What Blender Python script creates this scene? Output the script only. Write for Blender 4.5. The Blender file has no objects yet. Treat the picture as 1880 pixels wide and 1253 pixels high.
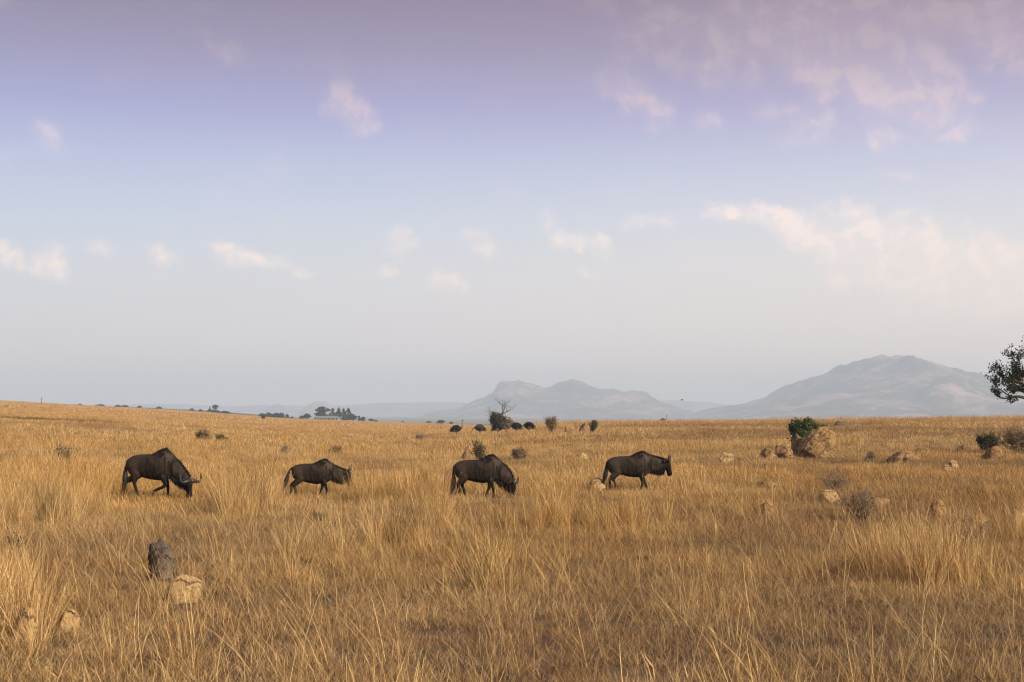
import bpy, bmesh, math, random
import numpy as np
from mathutils import Vector, Matrix, noise as mnoise

# ------------------------------------------------------------------ camera
SC = bpy.context.scene
COL = SC.collection
W_PX, H_PX, LENS = 1880.0, 1253.0, 50.0
F_PX = LENS / 36.0 * W_PX
CAM_Z = 2.3
HORIZON = 760.0
PITCH = math.atan((HORIZON - H_PX / 2) / F_PX)
cam_data = bpy.data.cameras.new("camera")
cam_data.lens = LENS
cam_data.sensor_width = 36.0
cam_data.clip_start = 0.1
cam_data.clip_end = 60000.0
cam = bpy.data.objects.new("camera", cam_data)
COL.objects.link(cam)
cam.location = (0, 0, CAM_Z)
cam.rotation_euler = (math.pi / 2 + PITCH, 0, 0)
SC.camera = cam

# ------------------------------------------------------------------ render settings
SC.render.engine = "CYCLES"
SC.cycles.use_denoising = True
SC.cycles.filter_width = 1.2
SC.cycles.max_bounces = 5
SC.cycles.diffuse_bounces = 3
SC.cycles.glossy_bounces = 2
SC.cycles.transmission_bounces = 4
SC.cycles.transparent_max_bounces = 6
SC.cycles.volume_bounces = 2
SC.cycles.caustics_reflective = False
SC.cycles.caustics_refractive = False
SC.view_settings.view_transform = "Standard"
SC.view_settings.look = "None"
SC.view_settings.gamma = 1.0
SC.view_settings.use_curve_mapping = False
SC.view_settings.exposure = 0.28

# ------------------------------------------------------------------ sun direction (from the right, behind the camera)
SUN_EL = math.radians(27)
SUN_AZ = math.radians(127)          # clockwise from +Y (view direction)
SUN_DIR = Vector((math.sin(SUN_AZ) * math.cos(SUN_EL), math.cos(SUN_AZ) * math.cos(SUN_EL), math.sin(SUN_EL)))
sun_data = bpy.data.lights.new("sun", "SUN")
sun_data.energy = 5.0
sun_data.angle = math.radians(1.2)
sun_data.color = (1.0, 0.86, 0.68)
sun = bpy.data.objects.new("sun", sun_data)
COL.objects.link(sun)
sun.rotation_euler = SUN_DIR.to_track_quat("Z", "Y").to_euler()

# ------------------------------------------------------------------ node helpers
class NT:
    def __init__(self, tree):
        self.t = tree
        self.n = tree.nodes
        self.l = tree.links
    def node(self, kind, **kw):
        nd = self.n.new(kind)
        for k, v in kw.items():
            setattr(nd, k, v)
        return nd
    def put(self, sock, v):
        if hasattr(v, "is_output"):
            self.l.new(v, sock)
        elif v is not None:
            sock.default_value = v
    def math(self, op, a, b=None, c=None, clamp=False):
        nd = self.node("ShaderNodeMath", operation=op, use_clamp=clamp)
        for i, v in enumerate((a, b, c)):
            self.put(nd.inputs[i], v)
        return nd.outputs[0]
    def vmath(self, op, a, b=None, scale=None):
        nd = self.node("ShaderNodeVectorMath", operation=op)
        self.put(nd.inputs[0], a)
        self.put(nd.inputs[1], b)
        if scale is not None:
            self.put(nd.inputs[3], scale)
        return nd.outputs[0]
    def mix(self, fac, a, b, blend="MIX"):
        nd = self.node("ShaderNodeMix", data_type="RGBA", blend_type=blend)
        self.put(nd.inputs[0], fac)
        self.put(nd.inputs[6], a)
        self.put(nd.inputs[7], b)
        return nd.outputs[2]
    def ramp(self, fac, stops, interp="LINEAR"):
        nd = self.node("ShaderNodeValToRGB")
        cr = nd.color_ramp
        cr.interpolation = interp
        while len(cr.elements) < len(stops):
            cr.elements.new(0.5)
        for e, (p, c) in zip(cr.elements, stops):
            e.position = p
            e.color = (c[0], c[1], c[2], 1.0)
        self.put(nd.inputs[0], fac)
        return nd.outputs[0]
    def noise(self, vec, scale, detail=4.0, rough=0.55, dist=0.0):
        nd = self.node("ShaderNodeTexNoise")
        self.put(nd.inputs["Vector"], vec)
        nd.inputs["Scale"].default_value = scale
        nd.inputs["Detail"].default_value = detail
        nd.inputs["Roughness"].default_value = rough
        nd.inputs["Distortion"].default_value = dist
        return nd
    def smooth(self, v, lo, hi, to0=0.0, to1=1.0):
        nd = self.node("ShaderNodeMapRange", interpolation_type="SMOOTHSTEP")
        self.put(nd.inputs[0], v)
        nd.inputs[1].default_value = lo
        nd.inputs[2].default_value = hi
        nd.inputs[3].default_value = to0
        nd.inputs[4].default_value = to1
        return nd.outputs[0]

def s2l(r, g, b):
    def f(c):
        c /= 255.0
        return c / 12.92 if c <= 0.04045 else ((c + 0.055) / 1.055) ** 2.4
    return (f(r), f(g), f(b))

# ------------------------------------------------------------------ world: hazy evening sky with thin pink clouds
SKY_STRENGTH = 0.1
world = bpy.data.worlds.new("World")
SC.world = world
world.use_nodes = True
w = NT(world.node_tree)
w.n.clear()
sky = w.node("ShaderNodeTexSky", sky_type="NISHITA", sun_disc=False)
sky.sun_elevation = SUN_EL
sky.sun_rotation = SUN_AZ
sky.dust_density = 3.0
sky.air_density = 1.0
tc = w.node("ShaderNodeTexCoord")
sep = w.node("ShaderNodeSeparateXYZ")
w.l.new(tc.outputs["Generated"], sep.inputs[0])
dx, dy, dz = sep.outputs
az = w.math("ARCTAN2", dx, dy)
el = w.math("ARCSINE", dz)
# directions in units of 0.0383 rad; cu grows to the right, cv downwards from 16.7 degrees up
cu = w.math("MULTIPLY_ADD", az, F_PX / 100, 9.4)
cv = w.math("MULTIPLY_ADD", el, -F_PX / 100, 7.6)
elf = w.math("MULTIPLY", el, 1.0 / (math.pi / 2), clamp=True)
def E(py):
    return math.atan((HORIZON - py) / F_PX) / (math.pi / 2)
GRAD = [
    (0.0, s2l(255, 228, 208)),
    (E(690), s2l(248, 225, 210)),
    (E(620), s2l(232, 220, 214)),
    (E(500), s2l(216, 214, 217)),
    (E(400), s2l(198, 205, 220)),
    (E(300), s2l(178, 185, 216)),
    (E(200), s2l(155, 153, 197)),
    (E(90), s2l(140, 127, 162)),
    (E(0), s2l(127, 110, 140)),
    (0.40, s2l(114, 106, 145)),
    (1.0, s2l(95, 102, 155)),
]
grad = w.ramp(elf, GRAD)
side = w.smooth(dx, -0.6, 0.6)
grad = w.mix(1.0, grad, w.mix(side, (0.84, 0.90, 0.98, 1), (1.20, 1.09, 0.98, 1)), "MULTIPLY")
# clouds
comb = w.node("ShaderNodeCombineXYZ")
w.put(comb.inputs[0], cu); w.put(comb.inputs[1], cv)
P = comb.outputs[0]
wn = w.noise(P, 1.1, 5.0, 0.6)
warp = w.vmath("SCALE", w.vmath("SUBTRACT", wn.outputs["Color"], (0.5, 0.5, 0.5)), scale=0.75)
PW = w.vmath("ADD", P, warp)
BLOBS = [  # centre u, v, radius u, v, weight, tilt
    (4.1, 1.05, .75, .40, .75, .5), (6.2, 1.42, .5, .40, .6, .6), (6.4, 2.12, .75, .52, 1.0, .6),
    (1.1, 2.85, .7, .38, .6, .6), (.3, .55, .6, .4, .45, .4),
    (13.3, .75, 3.2, 1.3, .95, .15), (16.8, .45, 4.0, 1.2, 1.2, .2), (15.9, 1.6, 2.4, 1.1, 1.2, .5),
    (11.6, 1.85, 1.3, .5, .85, .45), (13.0, 2.3, .5, .4, .9, .6), (14.6, 2.4, 1.2, .55, .65, .2),
    (17.3, 1.85, .9, .45, .65, .5), (16.1, 2.8, .45, .35, .6, .7), (17.2, 2.5, .8, .4, .55, .4), (18.6, 1.2, 1.4, .9, .8, .3),
    (.5, 4.85, .4, .32, .8, .2), (1.2, 4.9, .6, .45, .95, .5), (2.1, 4.75, .6, .28, .55, .3), (3.05, 4.8, .5, .34, .9, .4),
    (4.35, 4.75, .68, .34, 1.2, .3), (5.2, 4.92, .9, .18, .7, .25), (7.3, 4.55, .55, .5, .8, .9), (8.85, 4.5, .7, .32, .6, .4),
    (8.2, 5.2, .62, .36, 1.0, .5), (10.2, 4.2, .5, .38, .7, .7), (10.9, 4.5, .5, .3, 1.0, .6), (10.85, 5.03, .4, .2, .7, .2), (7.1, 5.05, .35, .14, .8, .1),
    (11.85, 4.15, .85, .28, .7, .0), (13.4, 3.98, .65, .32, 1.2, .3), (14.1, 4.05, .65, .38, 1.25, .5), (14.75, 4.4, .8, .5, 1.1, .6),
    (15.9, 4.5, 1.9, .8, 1.05, .35), (17.6, 5.05, 1.9, 1.0, 1.1, .5), (18.9, 5.2, 1.6, 1.0, 1.0, .4), (16.4, 5.4, 2.4, .9, .5, .3), (15.3, 5.1, .6, .35, .65, .6),
    (17.7, 5.5, .9, .5, .7, .5), (16.4, 3.45, .9, .3, .45, .1), (21.5, 3.0, 2.5, .9, .9, .2), (-3.0, 3.6, 1.8, .5, .8, .2), (-6.0, 1.5, 2.2, .7, .8, .2), (23.0, 0.5, 3.0, 1.0, .9, .2),
]
total = None
for (bu, bv, ru, rv, wt, tilt) in BLOBS:
    mp = w.node("ShaderNodeMapping", vector_type="TEXTURE")
    mp.inputs["Location"].default_value = (bu, bv, 0)
    mp.inputs["Rotation"].default_value = (0, 0, tilt)
    mp.inputs["Scale"].default_value = (ru, rv, 1)
    w.put(mp.inputs["Vector"], PW)
    gr = w.node("ShaderNodeTexGradient", gradient_type="SPHERICAL")
    w.put(gr.inputs[0], mp.outputs[0])
    total = w.math("MULTIPLY_ADD", gr.outputs["Fac"], wt, total if total is not None else 0.0)
fbm = w.noise(P, 1.7, 7.0, 0.54, 0.3).outputs["Fac"]
fbs = w.noise(w.vmath("ADD", P, (0.14, -0.20, 0.0)), 1.7, 7.0, 0.54, 0.3).outputs["Fac"]
lit = w.smooth(w.math("SUBTRACT", fbm, fbs), -0.08, 0.14)
cl = w.math("ADD", total, w.math("MULTIPLY", w.math("SUBTRACT", fbm, 0.50), 1.5))
cl = w.math("MULTIPLY", w.smooth(cl, 0.0, 0.95), w.smooth(total, 0.0, 0.4))
veil = w.math("MULTIPLY", w.smooth(w.noise(P, 0.45, 4.0, 0.55).outputs["Fac"], 0.5, 0.75), 0.16)
cloud = w.math("MAXIMUM", cl, veil)
CLOUDC = [(0.0, s2l(246, 226, 212)), (E(520), s2l(252, 232, 220)), (E(400), s2l(252, 232, 224)), (E(250), s2l(217, 197, 209)),
          (E(100), s2l(172, 152, 168)), (E(0), s2l(152, 134, 148)), (0.5, s2l(165, 150, 170)), (1.0, s2l(150, 145, 170))]
ccol = w.ramp(elf, CLOUDC)
ccol = w.mix(lit, w.mix(0.45, grad, ccol), ccol)
final = w.mix(w.math("MULTIPLY", cloud, 1.0), grad, ccol)
scaled = w.vmath("SCALE", final, scale=1.0 / SKY_STRENGTH)
blend = w.mix(0.93, sky.outputs[0], scaled)
world.cycles.sampling_method="MANUAL"; world.cycles.sample_map_resolution=256
bg = w.node("ShaderNodeBackground")
w.put(bg.inputs[0], blend)
bg.inputs[1].default_value = SKY_STRENGTH
wo = w.node("ShaderNodeOutputWorld")
w.l.new(bg.outputs[0], wo.inputs[0])

# ------------------------------------------------------------------ general helpers
rng = np.random.default_rng(7)
random.seed(11)

def tag(o, label=None, cat=None, group=None, kind=None):
    if label: o["label"] = label
    if cat: o["category"] = cat
    if group: o["group"] = group
    if kind: o["kind"] = kind
    return o

def link(name, me, mat=None, parent=None, smooth=True):
    if mat is not None:
        me.materials.clear()
        me.materials.append(mat)
    if smooth and len(me.polygons):
        me.polygons.foreach_set("use_smooth", np.ones(len(me.polygons), bool))
    o = bpy.data.objects.new(name, me)
    COL.objects.link(o)
    if parent is not None:
        o.parent = parent
    return o

def empty(name, loc, rz=0.0, scale=1.0):
    o = bpy.data.objects.new(name, None)
    o.empty_display_size = 0.2
    o.location = loc
    o.rotation_euler = (0, 0, rz)
    o.scale = (scale,) * 3
    COL.objects.link(o)
    return o

def mesh_np(name, verts, faces, attrs=None):
    me = bpy.data.meshes.new(name)
    me.from_pydata([tuple(v) for v in verts], [], faces)
    for k, a in (attrs or {}).items():
        at = me.attributes.new(k, "FLOAT", "POINT")
        at.data.foreach_set("value", np.asarray(a, np.float32))
    me.update()
    return me

class Builder:
    """collects lofts and tubes as one vertex/face list"""
    def __init__(self):
        self.v, self.f = [], []
    def loft(self, path, rw, rh, n=12, up=(0, 0, 1), power=2.0):
        """path: points; rw: half-width sideways; rh: half-height in the plane"""
        path = [Vector(p) for p in path]
        base = len(self.v)
        m = len(path)
        for i, p in enumerate(path):
            t = (path[min(i + 1, m - 1)] - path[max(i - 1, 0)]).normalized()
            u = Vector(up)
            s = t.cross(u)
            if s.length < 1e-4:
                s = t.cross(Vector((1, 0, 0)))
            s.normalize()
            q = s.cross(t).normalized()
            for k in range(n):
                a = 2 * math.pi * k / n
                c, d = math.cos(a), math.sin(a)
                c = math.copysign(abs(c) ** (2 / power), c)
                d = math.copysign(abs(d) ** (2 / power), d)
                self.v.append(p + s * (rw[i] * c) + q * (rh[i] * d))
        for i in range(m - 1):
            for k in range(n):
                a, b = base + i * n + k, base + i * n + (k + 1) % n
                self.f.append((a, b, b + n, a + n))
        self.f.append(tuple(base + k for k in reversed(range(n))))
        self.f.append(tuple(base + (m - 1) * n + k for k in range(n)))
        return self
    def tube(self, path, r, n=6, up=(0.3, 0.2, 1)):
        return self.loft(path, r, r, n, up)
    def mesh(self, name):
        me = bpy.data.meshes.new(name)
        me.from_pydata([tuple(v) for v in self.v], [], self.f)
        me.update()
        return me
    def remeshed(self, name, voxel, smooth_it=4):
        tmp = bpy.data.objects.new("tmp", self.mesh("tmp"))
        COL.objects.link(tmp)
        md = tmp.modifiers.new("r", "REMESH"); md.mode = "VOXEL"; md.voxel_size = voxel
        sm = tmp.modifiers.new("s", "SMOOTH"); sm.iterations = smooth_it; sm.factor = 0.5
        dg = bpy.context.evaluated_depsgraph_get()
        me = bpy.data.meshes.new_from_object(tmp.evaluated_get(dg))
        me.name = name
        old = tmp.data
        bpy.data.objects.remove(tmp)
        bpy.data.meshes.remove(old)
        return me

def spline(pts, n):
    """Catmull-Rom resample of tuples of any length"""
    P = np.array(pts, float)
    P = np.vstack([2 * P[0] - P[1], P, 2 * P[-1] - P[-2]])
    out = []
    segs = len(P) - 3
    for j in range(n):
        x = j / (n - 1) * segs
        i = min(int(x), segs - 1)
        t = x - i
        p0, p1, p2, p3 = P[i], P[i + 1], P[i + 2], P[i + 3]
        out.append(0.5 * ((2 * p1) + (-p0 + p2) * t + (2 * p0 - 5 * p1 + 4 * p2 - p3) * t ** 2 + (-p0 + 3 * p1 - 3 * p2 + p3) * t ** 3))
    return np.array(out)

# ------------------------------------------------------------------ materials
def mat_new(name):
    m = bpy.data.materials.new(name)
    m.use_nodes = True
    t = NT(m.node_tree)
    t.n.clear()
    out = t.node("ShaderNodeOutputMaterial")
    return m, t, out

def principled(t, out, color, rough=0.8, spec=0.3, bump=None, sheen=0.0):
    p = t.node("ShaderNodeBsdfPrincipled")
    t.put(p.inputs["Base Color"], color)
    t.put(p.inputs["Roughness"], rough)
    p.inputs["Specular IOR Level"].default_value = spec
    if sheen:
        p.inputs["Sheen Weight"].default_value = sheen
        p.inputs["Sheen Roughness"].default_value = 0.4
    if bump is not None:
        h, st, dist = bump
        b = t.node("ShaderNodeBump")
        b.inputs["Strength"].default_value = st
        b.inputs["Distance"].default_value = dist
        t.put(b.inputs["Height"], h)
        t.l.new(b.outputs[0], p.inputs["Normal"])
    t.l.new(p.outputs[0], out.inputs[0])
    return p

def simple_mat(name, ca, cb, scale=6.0, rough=0.85, spec=0.25, bump=0.4, bdist=0.02):
    m, t, out = mat_new(name)
    co = t.node("ShaderNodeTexCoord").outputs["Object"]
    n = t.noise(co, scale, 5.0, 0.6).outputs["Fac"]
    c = t.ramp(n, [(0.32, ca), (0.68, cb)])
    principled(t, out, c, rough, spec, (n, bump, bdist))
    return m

def foliage_mat(name, ca, cb, transl=0.3):
    m, t, out = mat_new(name)
    at = t.node("ShaderNodeAttribute", attribute_name="bl").outputs["Fac"]
    c = t.ramp(at, [(0.0, ca), (1.0, cb)])
    d = t.node("ShaderNodeBsdfDiffuse"); t.put(d.inputs[0], c)
    tr = t.node("ShaderNodeBsdfTranslucent"); t.put(tr.inputs[0], c)
    mx = t.node("ShaderNodeMixShader"); mx.inputs[0].default_value = transl
    t.l.new(d.outputs[0], mx.inputs[1]); t.l.new(tr.outputs[0], mx.inputs[2])
    t.l.new(mx.outputs[0], out.inputs[0])
    return m

def grass_mat():
    m, t, out = mat_new("dry_grass")
    tint = t.node("ShaderNodeAttribute", attribute_name="tint", attribute_type="INSTANCER").outputs["Color"]
    bl = t.node("ShaderNodeAttribute", attribute_name="bl").outputs["Fac"]
    k = t.ramp(bl, [(0.0, (0.24, 0.18, 0.15)), (0.35, (0.68, 0.60, 0.54)), (0.75, (1.08, 1.07, 1.04)), (1.0, (1.40, 1.40, 1.35))])
    c = t.mix(1.0, tint, k, "MULTIPLY")
    d = t.node("ShaderNodeBsdfDiffuse"); t.put(d.inputs[0], c)
    tr = t.node("ShaderNodeBsdfTranslucent"); t.put(tr.inputs[0], c)
    mx = t.node("ShaderNodeMixShader"); mx.inputs[0].default_value = 0.18
    t.l.new(d.outputs[0], mx.inputs[1]); t.l.new(tr.outputs[0], mx.inputs[2])
    t.l.new(mx.outputs[0], out.inputs[0])
    return m

M_GRASS = grass_mat()

# ------------------------------------------------------------------ terrain
def vnoise(x, y, seed=0):
    """cheap smooth value noise, vectorised, range about -1..1"""
    x = np.asarray(x, float); y = np.asarray(y, float)
    xi = np.floor(x).astype(np.int64); yi = np.floor(y).astype(np.int64)
    fx = x - xi; fy = y - yi
    fx = fx * fx * (3 - 2 * fx); fy = fy * fy * (3 - 2 * fy)
    def h(a, b):
        n = (a * 374761393 + b * 668265263 + seed * 1442695041) & 0x7fffffff
        n = ((n ^ (n >> 13)) * 1274126177) & 0x7fffffff
        return ((n ^ (n >> 16)) & 0xffff) / 32767.5 - 1.0
    return (h(xi, yi) * (1 - fx) + h(xi + 1, yi) * fx) * (1 - fy) + (h(xi, yi + 1) * (1 - fx) + h(xi + 1, yi + 1) * fx) * fy

def fbm2(x, y, seed=0, octv=4, gain=0.5):
    s, a, tot = 0.0, 1.0, 0.0
    for i in range(octv):
        s = s + a * vnoise(x * 2 ** i + 17.3 * i, y * 2 ** i - 9.1 * i, seed + i)
        tot += a
        a *= gain
    return s / tot

def sstep(a, b, x):
    t = np.clip((x - a) / (b - a), 0, 1)
    return t * t * (3 - 2 * t)

def zray(px, yimg, Y):
    return CAM_Z - (yimg - HORIZON) / F_PX * Y

def terrain(X, Y):
    X = np.asarray(X, float); Y = np.asarray(Y, float)
    Yp = np.maximum(Y, 60.0)
    px = 940.0 + F_PX * X / Yp
    near_top = np.interp(px, [-2500, -600, 0, 160, 250, 380, 480, 600, 740, 950, 1400, 2500],
                         [690, 716, 737, 746, 751, 759, 767, 773, 777.5, 782, 790, 800])
    far_top = np.interp(px, [-2500, -600, 0, 160, 250, 380, 480, 560, 640, 740, 950, 1400, 2500],
                        [690, 716, 739, 746, 748, 754, 762, 769, 774, 778.5, 783, 790, 800])
    z900 = CAM_Z - (near_top - HORIZON) / F_PX * 900.0
    z1250 = CAM_Z - (far_top - HORIZON) / F_PX * 1250.0
    s = np.clip((Y - 30) / 870, 0, 1)
    zl = z900 * s
    s2 = np.clip((Y - 900) / 350, 0, 1)
    zl = zl * (1 - s2) + z1250 * s2
    zl = zl + (-14 - zl) * sstep(1250, 2600, Y)
    ztop = np.interp(px, [700, 1000, 1300, 1600, 1880, 3000], [0.3, 0.50, 0.85, 1.2, 1.45, 2.2])
    zr = ztop * sstep(35, 195, Y)
    zr = zr + (-7 - zr) * sstep(215, 620, Y)
    zr = zr + (-14 - zr) * sstep(900, 2600, Y)
    wgt = sstep(770, 1060, px)
    z = zl * (1 - wgt) + zr * wgt
    fade = np.exp(-np.maximum(Y, 0) / 900.0)
    z = z + (0.06 * vnoise(X / 7, Y / 9, 3) + 0.11 * vnoise(X / 23, Y / 31, 5)) * fade * np.clip((Y + 5) / 40, 0.3, 1)
    return z

def tz(X, Y):
    return float(terrain(np.array([X]), np.array([Y]))[0])

_YS = np.concatenate([np.arange(8, 120, 0.1), np.arange(120, 420, 0.4), np.arange(420, 1700, 2.0)])
def hit(px, py):
    """where the ray through photo pixel (px, py) first meets the ground"""
    t = (px - 940.0) / F_PX
    dzdy = (HORIZON - py) / F_PX
    g = terrain(t * _YS, _YS)
    k = np.argmax(g >= CAM_Z + dzdy * _YS)
    if not (g >= CAM_Z + dzdy * _YS).any():
        k = len(_YS) - 1
    Y = _YS[k]
    return Vector((t * Y, Y, float(g[k])))

def onground(px, Y):
    X = (px - 940.0) / F_PX * Y
    return Vector((X, Y, tz(X, Y)))

ys = np.concatenate([np.linspace(-40, 60, 120), np.geomspace(60.8, 1700, 170)[1:], np.geomspace(1750, 11200, 30)])
ts = np.linspace(-1, 1, 241)
ts = np.sign(ts) * (0.45 * np.abs(ts) + 0.65 * np.abs(ts) ** 3)
gy, gt = np.meshgrid(ys, ts, indexing="ij")
gx = gt * (np.maximum(gy, 0) + 45.0)
gz = terrain(gx, gy)
nr, nc = gx.shape
V = np.stack([gx, gy, gz], -1).reshape(-1, 3)
idx = np.arange(nr * nc).reshape(nr, nc)
FACES = np.stack([idx[:-1, :-1], idx[:-1, 1:], idx[1:, 1:], idx[1:, :-1]], -1).reshape(-1, 4)
me = bpy.data.meshes.new("ground")
me.from_pydata(V.tolist(), [], FACES.tolist())
me.update()
m, t, out = mat_new("dry_soil_and_litter")
geo = t.node("ShaderNodeNewGeometry").outputs["Position"]
big = t.noise(geo, 0.035, 5.0, 0.6).outputs["Fac"]
mid = t.noise(geo, 0.9, 6.0, 0.65).outputs["Fac"]
fine = t.noise(geo, 14.0, 4.0, 0.7).outputs["Fac"]
stretch = t.node("ShaderNodeMapping"); stretch.inputs["Scale"].default_value = (0.012, 0.05, 0.05)
t.put(stretch.inputs[0], geo)
band = t.noise(stretch.outputs[0], 1.0, 5.0, 0.6).outputs["Fac"]
sp = t.node("ShaderNodeSeparateXYZ"); t.put(sp.inputs[0], geo)
litter = t.ramp(mid, [(0.3, (0.075, 0.05, 0.032)), (0.5, (0.13, 0.088, 0.052)), (0.72, (0.24, 0.17, 0.095))])
plain = t.ramp(band, [(0.3, (0.50, 0.34, 0.16)), (0.5, (0.60, 0.42, 0.20)), (0.7, (0.68, 0.49, 0.25))])
plain = t.mix(t.math("MULTIPLY", t.smooth(big, 0.55, 0.7), 0.35), plain, (0.34, 0.21, 0.10, 1))
farw = t.smooth(sp.outputs[1], 90.0, 240.0)
c = t.mix(farw, litter, plain)
burnt = t.math("MULTIPLY", t.smooth(sp.outputs[1], 905.0, 960.0), t.smooth(band, 0.25, 0.5, 0.7, 1.0))
c = t.mix(burnt, c, (0.20, 0.145, 0.11, 1))
veld = t.smooth(sp.outputs[1], 1300.0, 1900.0)
c = t.mix(veld, c, (0.22, 0.20, 0.13, 1))
c = t.mix(t.math("MULTIPLY", fine, 0.5), c, t.mix(1.0, c, (0.55, 0.5, 0.45, 1), "MULTIPLY"))
principled(t, out, c, 0.95, 0.1, (t.math("ADD", mid, fine), 0.6, 0.05))
ground = link("ground", me, m)
tag(ground, "dry golden grassland plain rising gently to the left", "ground", kind="structure")

# ------------------------------------------------------------------ mountains
def mountain(name, label, D, prof, depth, mat, seed, rough=1.0):
    xs = np.array([(p[0] - 940) / F_PX * D for p in prof])
    hs = np.array([CAM_Z + (HORIZON - p[1]) / F_PX * D for p in prof])
    base = -20.0
    nx, ny = 260, 90
    X = np.linspace(xs[0] - 200, xs[-1] + 200, nx)
    U = np.linspace(-1, 1, ny)
    gX, gU = np.meshgrid(X, U, indexing="ij")
    warp = 70 * fbm2(gX / 300, gU * depth / 300, seed, 4) * np.abs(gU)
    h = np.interp(gX + warp * 2.0, xs, hs, left=base, right=base) - base
    h = np.maximum(h, 0)
    h = h * (1 + 0.08 * rough * fbm2(gX / 80, gU * 3, seed + 77, 4, 0.6))
    spur = fbm2(gX / 260 + 3, gU * depth / 420, seed + 9, 5)
    fall = np.clip(1 - np.abs(gU) ** (1.25 + 0.0 * spur), 0, 1)
    fall = np.clip(fall + 0.55 * spur * np.abs(gU) * (1 - np.abs(gU)) * 2.2, 0, 1)
    rz = fbm2(gX / 70, gU * depth / 70, seed + 4, 5, 0.6)
    z = base + h * fall + rough * rz * np.minimum(h, 120) * 0.10 * np.minimum(1, np.abs(gU) * 3 + 0.5)
    z[:, 0] = base - 5; z[:, -1] = base - 5; z[0, :] = base - 5; z[-1, :] = base - 5
    V = np.stack([gX, D + gU * depth, z], -1).reshape(-1, 3)
    idx = np.arange(nx * ny).reshape(nx, ny)
    F = np.stack([idx[:-1, :-1], idx[1:, :-1], idx[1:, 1:], idx[:-1, 1:]], -1).reshape(-1, 4)
    me = bpy.data.meshes.new(name)
    me.from_pydata(V.tolist(), [], F.tolist())
    o = link(name, me, mat)
    return tag(o, label, "mountain", kind="structure")

m, t, out = mat_new("bushy_granite")
geo = t.node("ShaderNodeNewGeometry").outputs["Position"]
n1 = t.noise(geo, 0.006, 6.0, 0.62).outputs["Fac"]
n2 = t.noise(geo, 0.03, 6.0, 0.75).outputs["Fac"]
c = t.ramp(t.math("ADD", t.math("MULTIPLY", n1, 0.65), t.math("MULTIPLY", n2, 0.35)),
           [(0.40, (0.035, 0.042, 0.03)), (0.50, (0.10, 0.09, 0.07)), (0.57, (0.38, 0.26, 0.20)), (0.68, (0.55, 0.38, 0.29))])
principled(t, out, c, 0.95, 0.1, (n2, 0.8, 6.0))
M_MOUNT = m
M1 = [(1180, 775), (1240, 770), (1285, 760), (1310, 752), (1345, 744), (1395, 737), (1440, 718), (1475, 700), (1510, 686), (1520, 688),
      (1545, 680), (1560, 672), (1585, 660), (1600, 658), (1620, 650), (1650, 652), (1690, 664), (1720, 671), (1750, 683), (1785, 686),
      (1830, 700), (1880, 720), (1950, 740), (2050, 752), (2200, 775)]
M2 = [(720, 780), (765, 770), (800, 756), (815, 752), (840, 752), (870, 735), (890, 730), (905, 722), (915, 706), (930, 700), (945, 701),
      (953, 699), (970, 704), (1000, 710), (1010, 708), (1030, 700), (1050, 698), (1075, 705), (1105, 714), (1120, 714), (1150, 719),
      (1163, 717), (1175, 722), (1195, 737), (1225, 747), (1260, 757), (1310, 775)]
M3 = [(-700, 748), (-300, 744), (-100, 742), (60, 745), (180, 741), (330, 739), (420, 743), (500, 741), (560, 742), (640, 741), (700, 737), (800, 735),
      (900, 740), (1180, 738), (1200, 733), (1240, 732), (1300, 736), (1345, 742), (1500, 752), (1800, 750), (2200, 745), (2700, 760)]
M4 = [(462, 772), (490, 751), (508, 742), (516, 743), (530, 756), (545, 770)]
M5 = [(535, 772), (562, 747), (575, 739), (600, 737), (612, 750), (632, 772)]
mountain("mountain", "tall hazy blue mountain with a pointed top on the right horizon", 6000, M1, 1500, M_MOUNT, 1)
mountain("mountain", "twin-humped hazy mountain behind the bare tree", 7000, M2, 1300, M_MOUNT, 21)
mountain("ridge", "long faint low ridge along the far horizon", 10000, [(a, b + 3) for a, b in M3], 900, M_MOUNT, 41, 0.5)
mountain("hill", "smaller left one of two pink-lit domed hills behind the far grove", 8200, M4, 350, M_MOUNT, 61)
mountain("hill", "larger flat-topped one of two pink-lit hills behind the far grove", 8200, M5, 380, M_MOUNT, 71)

# ------------------------------------------------------------------ haze
bmh = bmesh.new()
bmesh.ops.create_cube(bmh, size=1.0)
me = bpy.data.meshes.new("haze")
bmh.to_mesh(me); bmh.free()
m = bpy.data.materials.new("haze_air")
m.use_nodes = True
t = NT(m.node_tree); t.n.clear()
out = t.node("ShaderNodeOutputMaterial")
pv = t.node("ShaderNodeVolumePrincipled")
pv.inputs["Color"].default_value = (0.71,0.87,1.0,1)
pv.inputs["Density"].default_value = 2.35e-4
pv.inputs["Anisotropy"].default_value = 0.0
t.l.new(pv.outputs[0], out.inputs["Volume"])
hz = link("haze", me, m, smooth=False)
hz.scale = (27000, 12000, 310)
hz.location = (0, 5500, -30 + 155)
tag(hz, "pale evening haze lying over the plain and hills", "haze", kind="stuff")

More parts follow.
